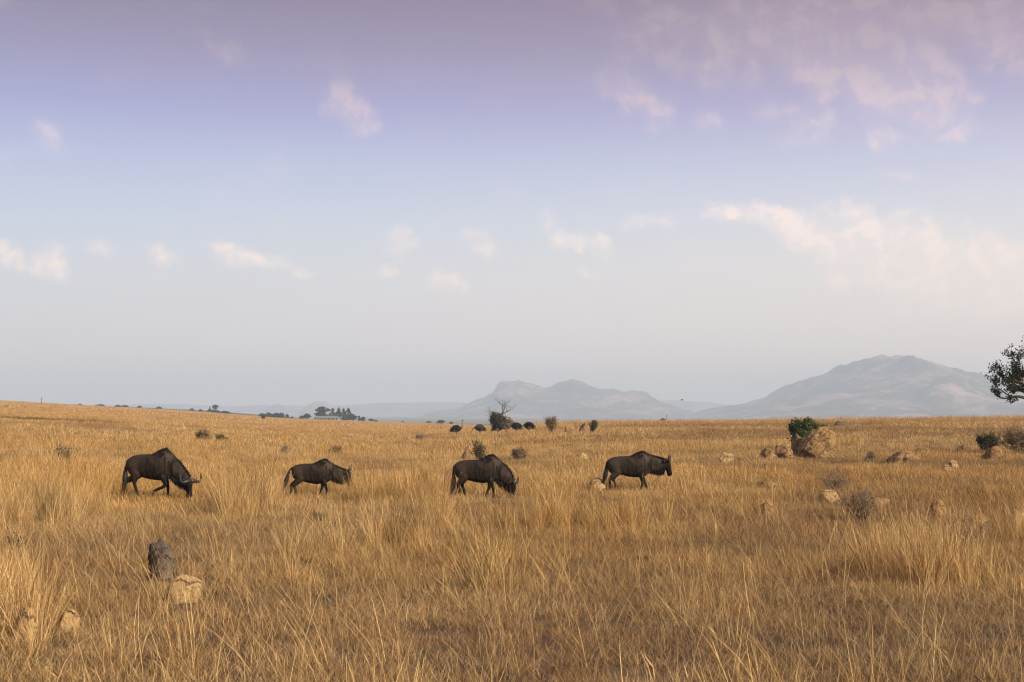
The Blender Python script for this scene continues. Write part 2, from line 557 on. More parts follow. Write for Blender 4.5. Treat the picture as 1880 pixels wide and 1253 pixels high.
# ------------------------------------------------------------------ grass
def blades(n, spread, hmin, hmax, lean, lean_rand, width, seed, curl=0.25, heads=0.0, clump=1.0):
    """n narrow curved blades with their own random shade; returns a mesh"""
    r = np.random.default_rng(seed)
    a = r.uniform(0, 2 * np.pi, n)
    rad = spread * np.sqrt(r.uniform(0, 1, n)) ** clump
    root = np.stack([np.cos(a) * rad, np.sin(a) * rad, np.full(n, -0.02)], -1)
    L = r.uniform(hmin, hmax, n) * (0.75 + 0.25 * r.uniform(0, 1, n))
    tilt = np.stack([lean[0] + r.normal(0, lean_rand, n) + 0.25 * np.cos(a) * rad / max(spread, .01),
                     lean[1] + r.normal(0, lean_rand, n) + 0.25 * np.sin(a) * rad / max(spread, .01)], -1)
    bend = r.normal(0, curl, (n, 2)) + tilt * 0.5
    fa = r.uniform(0, np.pi, n)
    side = np.stack([np.cos(fa), np.sin(fa), np.zeros(n)], -1)
    w_ = width * r.uniform(0.6, 1.3, n)
    S = [0.0, 0.4, 0.75, 1.0]
    pos = []
    for s in S:
        off = tilt * s + bend * s * s
        norm = np.sqrt(1 + (off ** 2).sum(-1) / max(s, .01) ** 2) if s > 0 else np.ones(n)
        p = root.copy()
        p[:, :2] += off * (L / norm)[:, None]
        p[:, 2] += s * L / norm
        pos.append(p)
    V = np.zeros((n, 7, 3))
    for k, f in ((0, 1.0), (1, 0.85), (2, 0.6)):
        V[:, 2 * k] = pos[k] - side * (w_ * f / 2)[:, None]
        V[:, 2 * k + 1] = pos[k] + side * (w_ * f / 2)[:, None]
    V[:, 6] = pos[3]
    b = np.arange(n)[:, None] * 7
    Q = np.concatenate([b + np.array([0, 1, 3, 2]), b + np.array([2, 3, 5, 4])])
    T = b + np.array([4, 5, 6])
    bl = r.uniform(0, 1, n)
    verts = V.reshape(-1, 3)
    bla = np.repeat(bl, 7)
    faces = Q.tolist() + T.tolist()
    nh = int(n * heads)
    if nh:
        # feathery seed heads on some stems
        i0 = len(verts)
        tip = pos[3][:nh]; dirv = pos[3][:nh] - pos[2][:nh]
        ln = np.linalg.norm(dirv, axis=1, keepdims=True); dirv = dirv / ln
        hl = r.uniform(0.05, 0.10, nh)[:, None]
        sd = side[:nh] * (width * r.uniform(0.5, 0.95, nh))[:, None]
        HV = np.stack([tip - dirv * hl, tip - dirv * hl * 0.45 - sd, tip - dirv * hl * 0.4 + sd, tip + dirv * hl * 0.5], 1)
        hb = np.arange(nh)[:, None] * 4 + i0
        faces += (hb + np.array([0, 2, 3, 1])).tolist()
        verts = np.concatenate([verts, HV.reshape(-1, 3)])
        bla = np.concatenate([bla, np.repeat(np.clip(bl[:nh] * 0.5 + 0.3, 0, 1), 4)])
    me = mesh_np("grass_tuft", verts, faces, {"bl": bla})
    me.materials.append(M_GRASS)
    return me

def proto_collection(name, meshes):
    c = bpy.data.collections.new(name)
    for i, me in enumerate(meshes):
        o = bpy.data.objects.new("grass_tuft_%02d" % i, me)
        c.objects.link(o)
    return c

def scatter(name, label, pts, yaw, tiltx, scl, idx_, tint, coll):
    n = len(pts)
    me = bpy.data.meshes.new(name)
    me.vertices.add(n)
    me.vertices.foreach_set("co", np.asarray(pts, np.float32).ravel())
    a = me.attributes.new("rot", "FLOAT_VECTOR", "POINT")
    rot = np.stack([tiltx, np.zeros(n), yaw], -1).astype(np.float32)
    a.data.foreach_set("vector", rot.ravel())
    a = me.attributes.new("scl", "FLOAT", "POINT"); a.data.foreach_set("value", np.asarray(scl, np.float32))
    a = me.attributes.new("idx", "INT", "POINT"); a.data.foreach_set("value", np.asarray(idx_, np.int32))
    a = me.attributes.new("tint", "FLOAT_COLOR", "POINT")
    a.data.foreach_set("color", np.concatenate([tint, np.ones((n, 1))], 1).astype(np.float32).ravel())
    o = bpy.data.objects.new(name, me)
    COL.objects.link(o)
    g = bpy.data.node_groups.new(name, "GeometryNodeTree")
    g.interface.new_socket("Geometry", in_out="INPUT", socket_type="NodeSocketGeometry")
    g.interface.new_socket("Geometry", in_out="OUTPUT", socket_type="NodeSocketGeometry")
    gi = g.nodes.new("NodeGroupInput"); go = g.nodes.new("NodeGroupOutput")
    iop = g.nodes.new("GeometryNodeInstanceOnPoints")
    ci = g.nodes.new("GeometryNodeCollectionInfo")
    ci.inputs["Collection"].default_value = coll
    ci.inputs["Separate Children"].default_value = True
    ci.inputs["Reset Children"].default_value = True
    def named(nm, dt):
        nd = g.nodes.new("GeometryNodeInputNamedAttribute"); nd.data_type = dt
        nd.inputs["Name"].default_value = nm
        return nd.outputs["Attribute"]
    g.links.new(gi.outputs[0], iop.inputs["Points"])
    g.links.new(ci.outputs[0], iop.inputs["Instance"])
    iop.inputs["Pick Instance"].default_value = True
    g.links.new(named("idx", "INT"), iop.inputs["Instance Index"])
    g.links.new(named("rot", "FLOAT_VECTOR"), iop.inputs["Rotation"])
    g.links.new(named("scl", "FLOAT"), iop.inputs["Scale"])
    g.links.new(iop.outputs[0], go.inputs[0])
    md = o.modifiers.new("scatter", "NODES"); md.node_group = g
    tag(o, label, "grass", kind="stuff")
    return o

GOLD = np.array([0.72, 0.465, 0.172]); STRAW = np.array([0.75, 0.54, 0.258]); RUST = np.array([0.42, 0.235, 0.105])
GREYB = np.array([0.38, 0.275, 0.155]); OLIVE = np.array([0.25, 0.215, 0.10])

CLEAR = []      # (x, y, radius): spots kept free of tall tufts (stones, mounds)
CLEAR_TALL = []  # short trampled grass in front of the animals
def field(Y0, Y1, dens, margin=0.43, pad=2.0, tmax=None):
    """random ground points between two distances, within the view and a margin to each side"""
    area = margin * (Y1 ** 2 - Y0 ** 2) + 2 * pad * (Y1 - Y0)
    n = int(area * dens)
    Y = np.sqrt(rng.uniform(Y0 ** 2, Y1 ** 2, n))
    T = rng.uniform(-1, 1, n)
    X = T * (margin * Y + pad)
    if tmax is not None:
        k = X < tmax * Y
        X, Y = X[k], Y[k]
    return X, Y

def keep_clear(X, Y, tight=1.0):
    k = np.ones(len(X), bool)
    for (cx, cy, cr) in CLEAR:
        k &= (X - cx) ** 2 + (Y - cy) ** 2 > (cr * tight) ** 2
    return k

def low_zone(X, Y):
    """1 in open grass, less where the animals and stones stand in grazed, shorter grass"""
    f_ = np.ones(len(X))
    for (cx, cy, cr) in CLEAR_TALL:
        f_ = np.where((X - cx) ** 2 + (Y - cy) ** 2 < (cr * 1.3) ** 2, .78, f_)
    return f_

def keep_tall(X, Y):
    k = keep_clear(X, Y, 1.15)
    for (cx, cy, cr) in CLEAR_TALL:
        k &= ((X - cx) ** 2 + (Y - cy) ** 2 > cr ** 2) | (rng.uniform(0, 1, len(X)) < .12)
    return k

def lush(X, Y):
    """0..1 map: where the tall golden grass stands dense"""
    return np.clip(0.5 + 0.95 * fbm2(X / 3.0 + 11, Y / 4.2, 31, 3) + 0.5 * fbm2(X / 17, Y / 15, 33, 2) - 0.17 * sstep(0.05, 0.3, X / np.maximum(Y, 5)), 0, 1)

def tints(X, Y, l):
    n = len(X)
    a = np.clip(0.5 + 0.9 * fbm2(X / 5.5, Y / 7.5, 51, 3), 0, 1)[:, None]
    b = np.clip(0.5 + 1.0 * fbm2(X / 2.2 + 40, Y / 3.1, 57, 3) + rng.normal(0, 0.2, n), 0, 1)[:, None]
    c = GOLD * a + STRAW * (1 - a)
    dry = np.clip((0.50 - l) * 1.6, 0, 0.8)[:, None]
    brown = RUST * b + GREYB * (1 - b)
    c = c * (1 - dry) + brown * dry
    ol = (rng.uniform(0, 1, n) < 0.04)[:, None]
    c = np.where(ol, OLIVE, c)
    return c * rng.uniform(0.64, 1.12, n)[:, None]

# ------------------------------------------------------------------ wildebeest
def coat_mat():
    m, t, out = mat_new("wildebeest_coat")
    co = t.node("ShaderNodeTexCoord").outputs["Object"]
    dark = t.node("ShaderNodeAttribute", attribute_name="dark").outputs["Fac"]
    st = t.node("ShaderNodeMapping"); st.inputs["Scale"].default_value = (1.0, 1.0, 0.14)
    t.put(st.inputs[0], co)
    brindle = t.noise(st.outputs[0], 10.0, 3.0, 0.6, 0.4).outputs["Fac"]
    soft = t.noise(co, 3.0, 5.0, 0.6).outputs["Fac"]
    hair = t.noise(co, 60.0, 3.0, 0.7).outputs["Fac"]
    c = t.ramp(soft, [(0.34, (0.016, 0.0115, 0.008)), (0.66, (0.082, 0.059, 0.038))])
    sp = t.node("ShaderNodeSeparateXYZ"); t.put(sp.inputs[0], co)
    where = t.math("MULTIPLY", t.smooth(sp.outputs[0], 0.45, 0.75), t.smooth(sp.outputs[0], 1.75, 1.35))
    stripes = t.math("MULTIPLY", t.smooth(brindle, 0.48, 0.56), where)
    c = t.mix(t.math("MULTIPLY", stripes, 0.92), c, (0.008, 0.006, 0.005, 1))
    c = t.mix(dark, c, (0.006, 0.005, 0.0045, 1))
    c = t.mix(t.math("MULTIPLY", hair, 0.35), c, (0.010, 0.008, 0.007, 1))
    principled(t, out, c, 0.62, 0.1, (hair, 0.3, 0.012))
    return m
M_COAT = coat_mat()
M_HAIR = simple_mat("black_hair", (0.008, 0.007, 0.006), (0.022, 0.017, 0.014), 20, 0.6, 0.3, 0.2, 0.005)
M_HORN = simple_mat("horn", (0.016, 0.014, 0.012), (0.050, 0.042, 0.035), 14, 0.45, 0.4, 0.3, 0.005)
M_EYE = simple_mat("eye", (0.006, 0.004, 0.003), (0.012, 0.008, 0.006), 5, 0.15, 0.5, 0.0)
M_HOOF = simple_mat("hoof", (0.02, 0.017, 0.015), (0.05, 0.04, 0.035), 20, 0.5, 0.4, 0.2, 0.004)

def hair_strip(roots, dirs, lens, width, r, mat_name):
    V, F, B = [], [], []
    for p, d, L in zip(roots, dirs, lens):
        p = Vector(p); d = Vector(d).normalized()
        s = d.cross(Vector((r.normal(), r.normal(), r.normal()))).normalized() * width
        q = p + d * L * 0.6 + Vector((0, 0, -0.02 * L))
        e = p + d * L + Vector((r.normal() * 0.015, r.normal() * 0.015, -0.12 * L))
        b = len(V)
        V += [p - s, p + s, q + s * 0.7, q - s * 0.7, e]
        F += [(b, b + 1, b + 2, b + 3), (b + 3, b + 2, b + 4)]
    return mesh_np(mat_name, V, F)

def wildebeest(label, loc, yaw, scale, neck, head, legs, tail, horn="hook", seed=0, head_roll=0.0, belly=0.0, xs=1.0):
    """x forward, z up, rump at x=0, ground at z=0; neck: centre points (x,y,z,half_w,half_h); head: poll point, muzzle point"""
    r = np.random.default_rng(seed)
    root = empty("wildebeest", loc, yaw, scale)
    root.scale.x = scale * xs
    B = Builder()
    sec = spline([(0.00, .99, .80, .09), (.07, 1.06, .64, .165), (.22, 1.12, .56, .215), (.42, 1.145, .555 - belly, .215), (.64, 1.15, .50 - belly, .25),
                  (.86, 1.18, .475 - belly, .265), (1.03, 1.245, .475, .25), (1.16, 1.265, .49, .215), (1.28, 1.22, .55, .17), (1.40, 1.12, .66, .10)], 26)
    # trunk as one loft with upright sections
    n = 20
    base = len(B.v)
    for (x, zt, zb, hw) in sec:
        zc, hh = (zt + zb) / 2, (zt - zb) / 2
        for k in range(n):
            a = 2 * math.pi * k / n
            c, d = math.cos(a), math.sin(a)
            narrow = 1.0 - 0.28 * max(0.0, d) ** 1.5 - 0.06 * max(0.0, -d)
            B.v.append(Vector((x, hw * c * narrow, zc + hh * d)))
    m_ = len(sec)
    for i in range(m_ - 1):
        for k in range(n):
            a, b = base + i * n + k, base + i * n + (k + 1) % n
            B.f.append((a, a + n, b + n, b))
    B.f.append(tuple(base + k for k in range(n)))
    B.f.append(tuple(base + (m_ - 1) * n + k for k in reversed(range(n))))
    nk = spline(neck, 10)
    B.loft([p[:3] for p in nk], [p[3] for p in nk], [p[4] for p in nk], 14)
    # head: deep at the cheek, long straight nose, broad square muzzle
    poll, muz = Vector(head[0]), Vector(head[1])
    ax = (muz - poll)
    HL = ax.length
    f = ax.normalized()
    side = f.cross(Vector((0, 0, 1)))
    if abs(f.z) > 0.96:
        side = f.cross(Vector((1, 0, 0)))
    side.normalize()
    if side.y > 0: side = -side
    u = side.cross(f).normalized()
    if u.x < 0: u = -u                       # forehead side
    side = (Matrix.Rotation(head_roll, 3, f) @ side)
    u = (Matrix.Rotation(head_roll, 3, f) @ u)
    prof = [(-.10, .060, .085, .00), (0.0, .085, .120, .00), (.16, .100, .142, -.005), (.32, .098, .138, -.012), (.50, .078, .105, .005),
            (.70, .066, .085, .015), (.86, .078, .088, .012), (.96, .078, .080, .008), (1.03, .055, .055, .0)]
    hp = spline(prof, 16)
    base = len(B.v)
    for (s_, hw, hh, off) in hp:
        ctr = poll + f * (s_ * HL) + u * off
        for k in range(14):
            a = 2 * math.pi * k / 14
            c = math.copysign(abs(math.cos(a)) ** 0.8, math.cos(a)); d = math.copysign(abs(math.sin(a)) ** 0.8, math.sin(a))
            B.v.append(ctr + side * (hw * c) + u * (hh * d))
    for i in range(len(hp) - 1):
        for k in range(14):
            a, b = base + i * 14 + k, base + i * 14 + (k + 1) % 14
            B.f.append((a, b, b + 14, a + 14))
    B.f.append(tuple(base + k for k in reversed(range(14))))
    B.f.append(tuple(base + (len(hp) - 1) * 14 + k for k in range(14)))
    # ears
    for sg in (-1, 1):
        e0 = poll + f * 0.02 + side * (sg * 0.07) + u * 0.02
        e1 = e0 + side * (sg * 0.10) - f * 0.03 - u * 0.02
        e2 = e0 + side * (sg * 0.19) + f * 0.02 - u * 0.07
        B.loft([e0, e1, e2], [.018, .034, .010], [.022, .028, .010], 8, up=tuple(u))
    # legs
    feet = []
    for (kind, y, pts) in legs:
        rad = [.135, .105, .056, .043, .036, .040] if kind == "fore" else [.175, .135, .062, .044, .036, .040]
        wid = [.075, .070, .046, .038, .034, .040] if kind == "fore" else [.10, .085, .050, .038, .034, .040]
        path = spline([(px_, y * k_, pz_, a_, b_) for (px_, pz_), k_, a_, b_ in zip(pts, (.75, .92, 1, 1, 1, 1), wid, rad)], 16)
        B.loft([p[:3] for p in path], [p[3] for p in path], [p[4] for p in path], 10, up=(1, 0, 0.01))
        feet.append((pts[-2], pts[-1], y))
    # tail root
    tl = spline(tail, 12)
    B.tube([p for p in tl[:5]], [.040, .034, .028, .024, .02], 8)
    me = B.remeshed("body", 0.019, 3)
    # dark face, dark lower legs, darker back edge of the rump
    co = np.empty(len(me.vertices) * 3, np.float32); me.vertices.foreach_get("co", co); co = co.reshape(-1, 3)
    rel = co - np.array(poll)
    s_ = rel @ np.array(f) / HL
    dist = np.linalg.norm(rel - np.outer(s_ * HL, np.array(f)), axis=1)
    dface = sstep(0.22, 0.62, s_) * (dist < 0.24)
    front = (rel @ np.array(u) > 0.05) * sstep(-0.1, 0.1, s_) * (dist < 0.24)
    dleg = sstep(0.50, 0.30, co[:, 2]) * 0.65
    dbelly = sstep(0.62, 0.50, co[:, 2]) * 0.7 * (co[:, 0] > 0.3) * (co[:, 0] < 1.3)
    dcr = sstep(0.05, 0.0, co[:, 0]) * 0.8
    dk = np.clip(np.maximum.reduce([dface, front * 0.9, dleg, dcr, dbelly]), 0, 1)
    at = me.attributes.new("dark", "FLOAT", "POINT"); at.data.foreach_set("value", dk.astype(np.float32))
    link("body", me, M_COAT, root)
    # horns
    def P3(a, b, c): return poll + side * a + f * b + u * c
    for sg in (-1, 1):
        if horn == "hook":
            pts = [P3(sg * .02, .03, .10), P3(sg * .12, .06, .125), P3(sg * .24, .08, .11), P3(sg * .33, .04, .12), P3(sg * .35, -.07, .15), P3(sg * .29, -.17, .17)]
            rr = [.060, .054, .042, .034, .024, .006]
        elif horn == "short":
            pts = [P3(sg * .03, .02, .08), P3(sg * .09, .02, .10), P3(sg * .15, .01, .11), P3(sg * .185, -.05, .13), P3(sg * .18, -.12, .15), P3(sg * .15, -.18, .15)]
            rr = [.048, .044, .037, .030, .021, .006]
        else:
            pts = [P3(sg * .05, .02, .07), P3(sg * .07, -.03, .11), P3(sg * .09, -.09, .14), P3(sg * .11, -.16, .17), P3(sg * .12, -.22, .19)]
            rr = [.030, .027, .022, .016, .005]
        path = spline([tuple(p) + (q,) for p, q in zip(pts, rr)], 14)
        hb = Builder().tube([p[:3] for p in path], [max(p[3], .003) for p in path], 8)
        link("horn", hb.mesh("horn"), M_HORN, root)
    # eyes
    for sg in (-1, 1):
        bm = bmesh.new()
        bmesh.ops.create_uvsphere(bm, u_segments=10, v_segments=8, radius=0.021)
        me2 = bpy.data.meshes.new("eye"); bm.to_mesh(me2); bm.free()
        e = link("eye", me2, M_EYE, root)
        e.location = poll + f * (0.27 * HL) + side * (sg * 0.092) + u * 0.055
    # hooves
    for (a, b, y) in feet:
        hb = Builder()
        d = Vector((b[0] - a[0], 0, b[1] - a[1])).normalized()
        p = Vector((b[0], y, b[1]))
        hb.loft([p - d * .055, p, p + d * .03 + Vector((.02, 0, 0))], [.034, .045, .048], [.036, .052, .06], 8, up=(1, 0, 0.01))
        link("hoof", hb.mesh("hoof"), M_HOOF, root)
    # mane: upright black fringe from behind the withers to the poll
    roots, dirs, lens = [], [], []
    top = [(x, 0.0, zt) for (x, zt, zb, hw) in sec if .78 < x < 1.22]
    for p in nk[2:]:
        top.append((p[0], p[1], p[2] + p[4] * 0.96))
    top.append(tuple(poll - f * 0.04 + u * 0.07))
    # neck top is measured along the normal of the neck line
    nn = []
    for i, p in enumerate(nk):
        q0, q1 = nk[max(i - 1, 0)], nk[min(i + 1, len(nk) - 1)]
        tg = Vector(q1[:3]) - Vector(q0[:3]); tg.normalize()
        up_ = Vector((0, -1, 0)).cross(tg)
        if up_.z < 0 and up_.x < 0: up_ = -up_
        nn.append(Vector(p[:3]) + up_.normalized() * p[4] * 0.97)
    crest = [Vector(q) for q in top[:len([1 for s in sec if .78 < s[0] < 1.22])]] + nn[3:] + [poll - f * 0.03 + u * 0.09]
    cs = spline([tuple(c) for c in crest], 90)
    for i in range(1400):
        j = r.uniform(0, 88)
        k = int(j)
        p = cs[k] * (1 - (j - k)) + cs[k + 1] * (j - k)
        tg = Vector(cs[min(k + 2, 89)] - cs[max(k - 2, 0)]).normalized()
        up_ = Vector((0, -1, 0)).cross(tg)
        if up_.z < 0 and up_.x < 0: up_ = -up_
        L = r.uniform(.06, .11) * (0.55 + 0.45 * min(1, j / 14))
        roots.append(Vector(p) + Vector((0, r.normal(0, .022), 0)) - up_ * 0.025)
        dirs.append(up_ - tg * 0.55 + Vector((r.normal(0, .15), r.normal(0, .28), r.normal(0, .1))))
        lens.append(L)
    link("mane", hair_strip(roots, dirs, lens, .007, r, "mane"), M_HAIR, root, smooth=False)
    # beard: hair hanging below the throat and the cheek
    roots, dirs, lens = [], [], []
    low = []
    for i, p in enumerate(nk[3:]):
        q0, q1 = nk[i + 2], nk[min(i + 4, len(nk) - 1)]
        tg = (Vector(q1[:3]) - Vector(q0[:3])).normalized()
        up_ = Vector((0, -1, 0)).cross(tg)
        if up_.z < 0 and up_.x < 0: up_ = -up_
        low.append(Vector(p[:3]) - up_.normalized() * p[4] * 0.93)
    low += [poll + f * (.32 * HL) - u * .12, poll + f * (.52 * HL) - u * .095]
    ls = spline([tuple(c) for c in low], 60)
    for i in range(1100):
        j = r.uniform(0, 58) ; k = int(j)
        p = Vector(ls[k] * (1 - (j - k)) + ls[k + 1] * (j - k))
        roots.append(p + Vector((0, r.normal(0, .03), 0.02)))
        dirs.append(Vector((r.normal(-.15, .12), r.normal(0, .12), -1)))
        lens.append(r.uniform(.08, .20) * (0.6 + 0.4 * math.sin(math.pi * j / 58)))
    link("beard", hair_strip(roots, dirs, lens, .007, r, "beard"), M_HAIR, root, smooth=False)
    # tail: long black switch
    tb = Builder().tube([p for p in tl[3:]], [.028, .040, .056, .070, .078, .076, .064, .042, .012], 8)
    to = link("tail", tb.mesh("tail"), M_HAIR, root)
    roots, dirs, lens = [], [], []
    for i in range(500):
        j = r.uniform(3, 10.9); k = int(j)
        p = Vector(tl[k] * (1 - (j - k)) + tl[k + 1] * (j - k))
        tg = Vector(tl[k + 1] - tl[k]).normalized()
        roots.append(p + Vector((r.normal(0, .014), r.normal(0, .018), 0)))
        dirs.append(tg + Vector((r.normal(-.05, .12), r.normal(0, .15), -.1)))
        lens.append(r.uniform(.08, .20))
    link("tail_hair", hair_strip(roots, dirs, lens, .006, r, "tail_hair"), M_HAIR, to, smooth=False)
    tag(root, label, "wildebeest", "wildebeest walking and grazing in a row")
    for q in (0.1, 0.6, 1.1, 1.6):
        CLEAR.append((root.location.x + q * scale, root.location.y, 0.25))
        for g_ in (0.5, 1.3, 2.2, 3.2, 4.2, 5.3, 6.4):
            CLEAR_TALL.append(((root.location.x + q * scale) * (1 - g_ / root.location.y), root.location.y - g_, 0.75))
    return root

def leg_pts(kind, hoof_x, bend=0.0):
    """a leg standing with its hoof at hoof_x; bend lifts the foot"""
    if kind == "fore":
        top, elbow = (1.10, .82), (1.06, .62)
        kx = 0.55 * elbow[0] + 0.45 * hoof_x + 0.03 + bend * 0.12
        kz = .36
        return [top, elbow, (kx, kz), (kx - bend * .10 + (hoof_x - kx) * .5, .22 + bend * .04), (hoof_x - .02 - bend * .12, .09 + bend * .10), (hoof_x + .02 - bend * .16, .03 + bend * .07)]
    top, stifle = (.24, .86), (.30, .64)
    hx = 0.35 * stifle[0] + 0.65 * hoof_x - 0.10
    return [top, stifle, (hx, .42), (hx + (hoof_x - hx) * .45, .26), (hoof_x - .02, .09 + bend * .05), (hoof_x + .02, .03 + bend * .03)]

def place_w(px, fy):
    p = hit(px, fy)
    return p

# first from the left: head down, stepping
wildebeest("leftmost wildebeest, striding with lowered head and curved horn, ribs streaked dark", place_w(236, 915), math.radians(-6), 1.05,
           [(1.08, 0, .93, .17, .27), (1.30, -.01, .83, .135, .255), (1.50, -.02, .69, .115, .21), (1.66, -.03, .56, .10, .165), (1.78, -.04, .46, .085, .12)],
           [(1.80, -.04, .50), (1.86, -.08, .04)],
           [("hind", .13, leg_pts("hind", -.16)), ("hind", -.13, leg_pts("hind", .40)),
            ("fore", .12, leg_pts("fore", 1.18)), ("fore", -.12, leg_pts("fore", .98, 1.0))],
           [(.01, 0, .98), (-.03, -.03, .86), (-.03, -.06, .68), (-.02, -.10, .50), (-.06, -.10, .30)], "hook", 1, 0.6, xs=.91)
# second: young one with straight spikes
wildebeest("second wildebeest from the left, smaller, straight upright horns, tail swung back", place_w(537, 913), math.radians(4), 0.84,
           [(1.08, 0, .93, .17, .26), (1.30, 0, .88, .135, .245), (1.52, 0, .80, .115, .215), (1.70, 0, .76, .10, .19), (1.84, 0, .76, .09, .16)],
           [(1.86, 0, .86), (1.97, -.02, .40)],
           [("hind", -.13, leg_pts("hind", .16)), ("hind", .13, leg_pts("hind", -.02)),
            ("fore", -.12, leg_pts("fore", 1.22)), ("fore", .12, leg_pts("fore", .92))],
           [(.02, 0, 1.00), (-.08, .0, .90), (-.14, .0, .70), (-.20, .0, .52), (-.25, .0, .34)], "spike", 2, 0.35, 0.03)
# third: grazing, head in the grass
wildebeest("third wildebeest from the left, grazing with muzzle hidden in grass, tail hanging", place_w(834, 915), math.radians(-3), 0.94,
           [(1.08, 0, .93, .17, .27), (1.27, 0, .84, .14, .265), (1.45, -.01, .70, .12, .235), (1.58, -.02, .55, .105, .185), (1.68, -.03, .45, .09, .13)],
           [(1.70, -.03, .48), (1.72, -.05, .02)],
           [("hind", -.13, leg_pts("hind", .20)), ("hind", .13, leg_pts("hind", .34)),
            ("fore", -.12, leg_pts("fore", 1.20)), ("fore", .12, leg_pts("fore", .94))],
           [(.01, 0, .96), (-.02, 0, .82), (-.01, 0, .60), (-.03, 0, .38), (-.12, 0, .10)], "short", 3, 0.35, 0.02)
# fourth: walking with the head level
wildebeest("rightmost wildebeest, head held level with shaggy beard and small hooked horns", place_w(1114, 904), math.radians(3), 0.925,
           [(1.08, 0, .93, .17, .27), (1.30, 0, .92, .14, .265), (1.52, 0, .89, .125, .235), (1.70, 0, .87, .105, .205), (1.84, 0, .86, .095, .17)],
           [(1.87, 0, .99), (1.99, -.02, .53)],
           [("hind", -.13, leg_pts("hind", .10)), ("hind", .13, leg_pts("hind", .32)),
            ("fore", -.12, leg_pts("fore", 1.08)), ("fore", .12, leg_pts("fore", 1.30))],
           [(.02, 0, .98), (-.03, 0, .86), (-.03, 0, .68), (-.07, 0, .50), (-.11, 0, .36)], "short", 4, 0.3)

# ------------------------------------------------------------------ ostriches
def ostrich_mat(body):
    m, t, out = mat_new("ostrich_" + ("black" if body[0] < 0.03 else "brown"))
    a = t.node("ShaderNodeAttribute", attribute_name="skin").outputs["Fac"]
    co = t.node("ShaderNodeTexCoord").outputs["Object"]
    n = t.noise(co, 16, 4, 0.6).outputs["Fac"]
    c = t.mix(n, body + (1,), (body[0] * 2.1, body[1] * 2.1, body[2] * 2.1, 1))
    c = t.mix(a, c, (0.13, 0.095, 0.08, 1))
    principled(t, out, c, 0.75, 0.2, (n, 0.5, 0.03))
    return m
M_OSB = ostrich_mat((0.012, 0.011, 0.011))
M_OSF = ostrich_mat((0.060, 0.046, 0.036))
M_PLB = foliage_mat("black_plume", (0.004, 0.004, 0.004), (0.016, 0.014, 0.013), 0.0)
M_PLF = foliage_mat("brown_plume", (0.040, 0.030, 0.024), (0.115, 0.09, 0.07), 0.1)
M_PLW = foliage_mat("pale_plume", (0.20, 0.15, 0.11), (0.42, 0.34, 0.27), 0.2)
M_BEAK = simple_mat("beak", (0.22, 0.16, 0.10), (0.30, 0.22, 0.14), 8, 0.5)

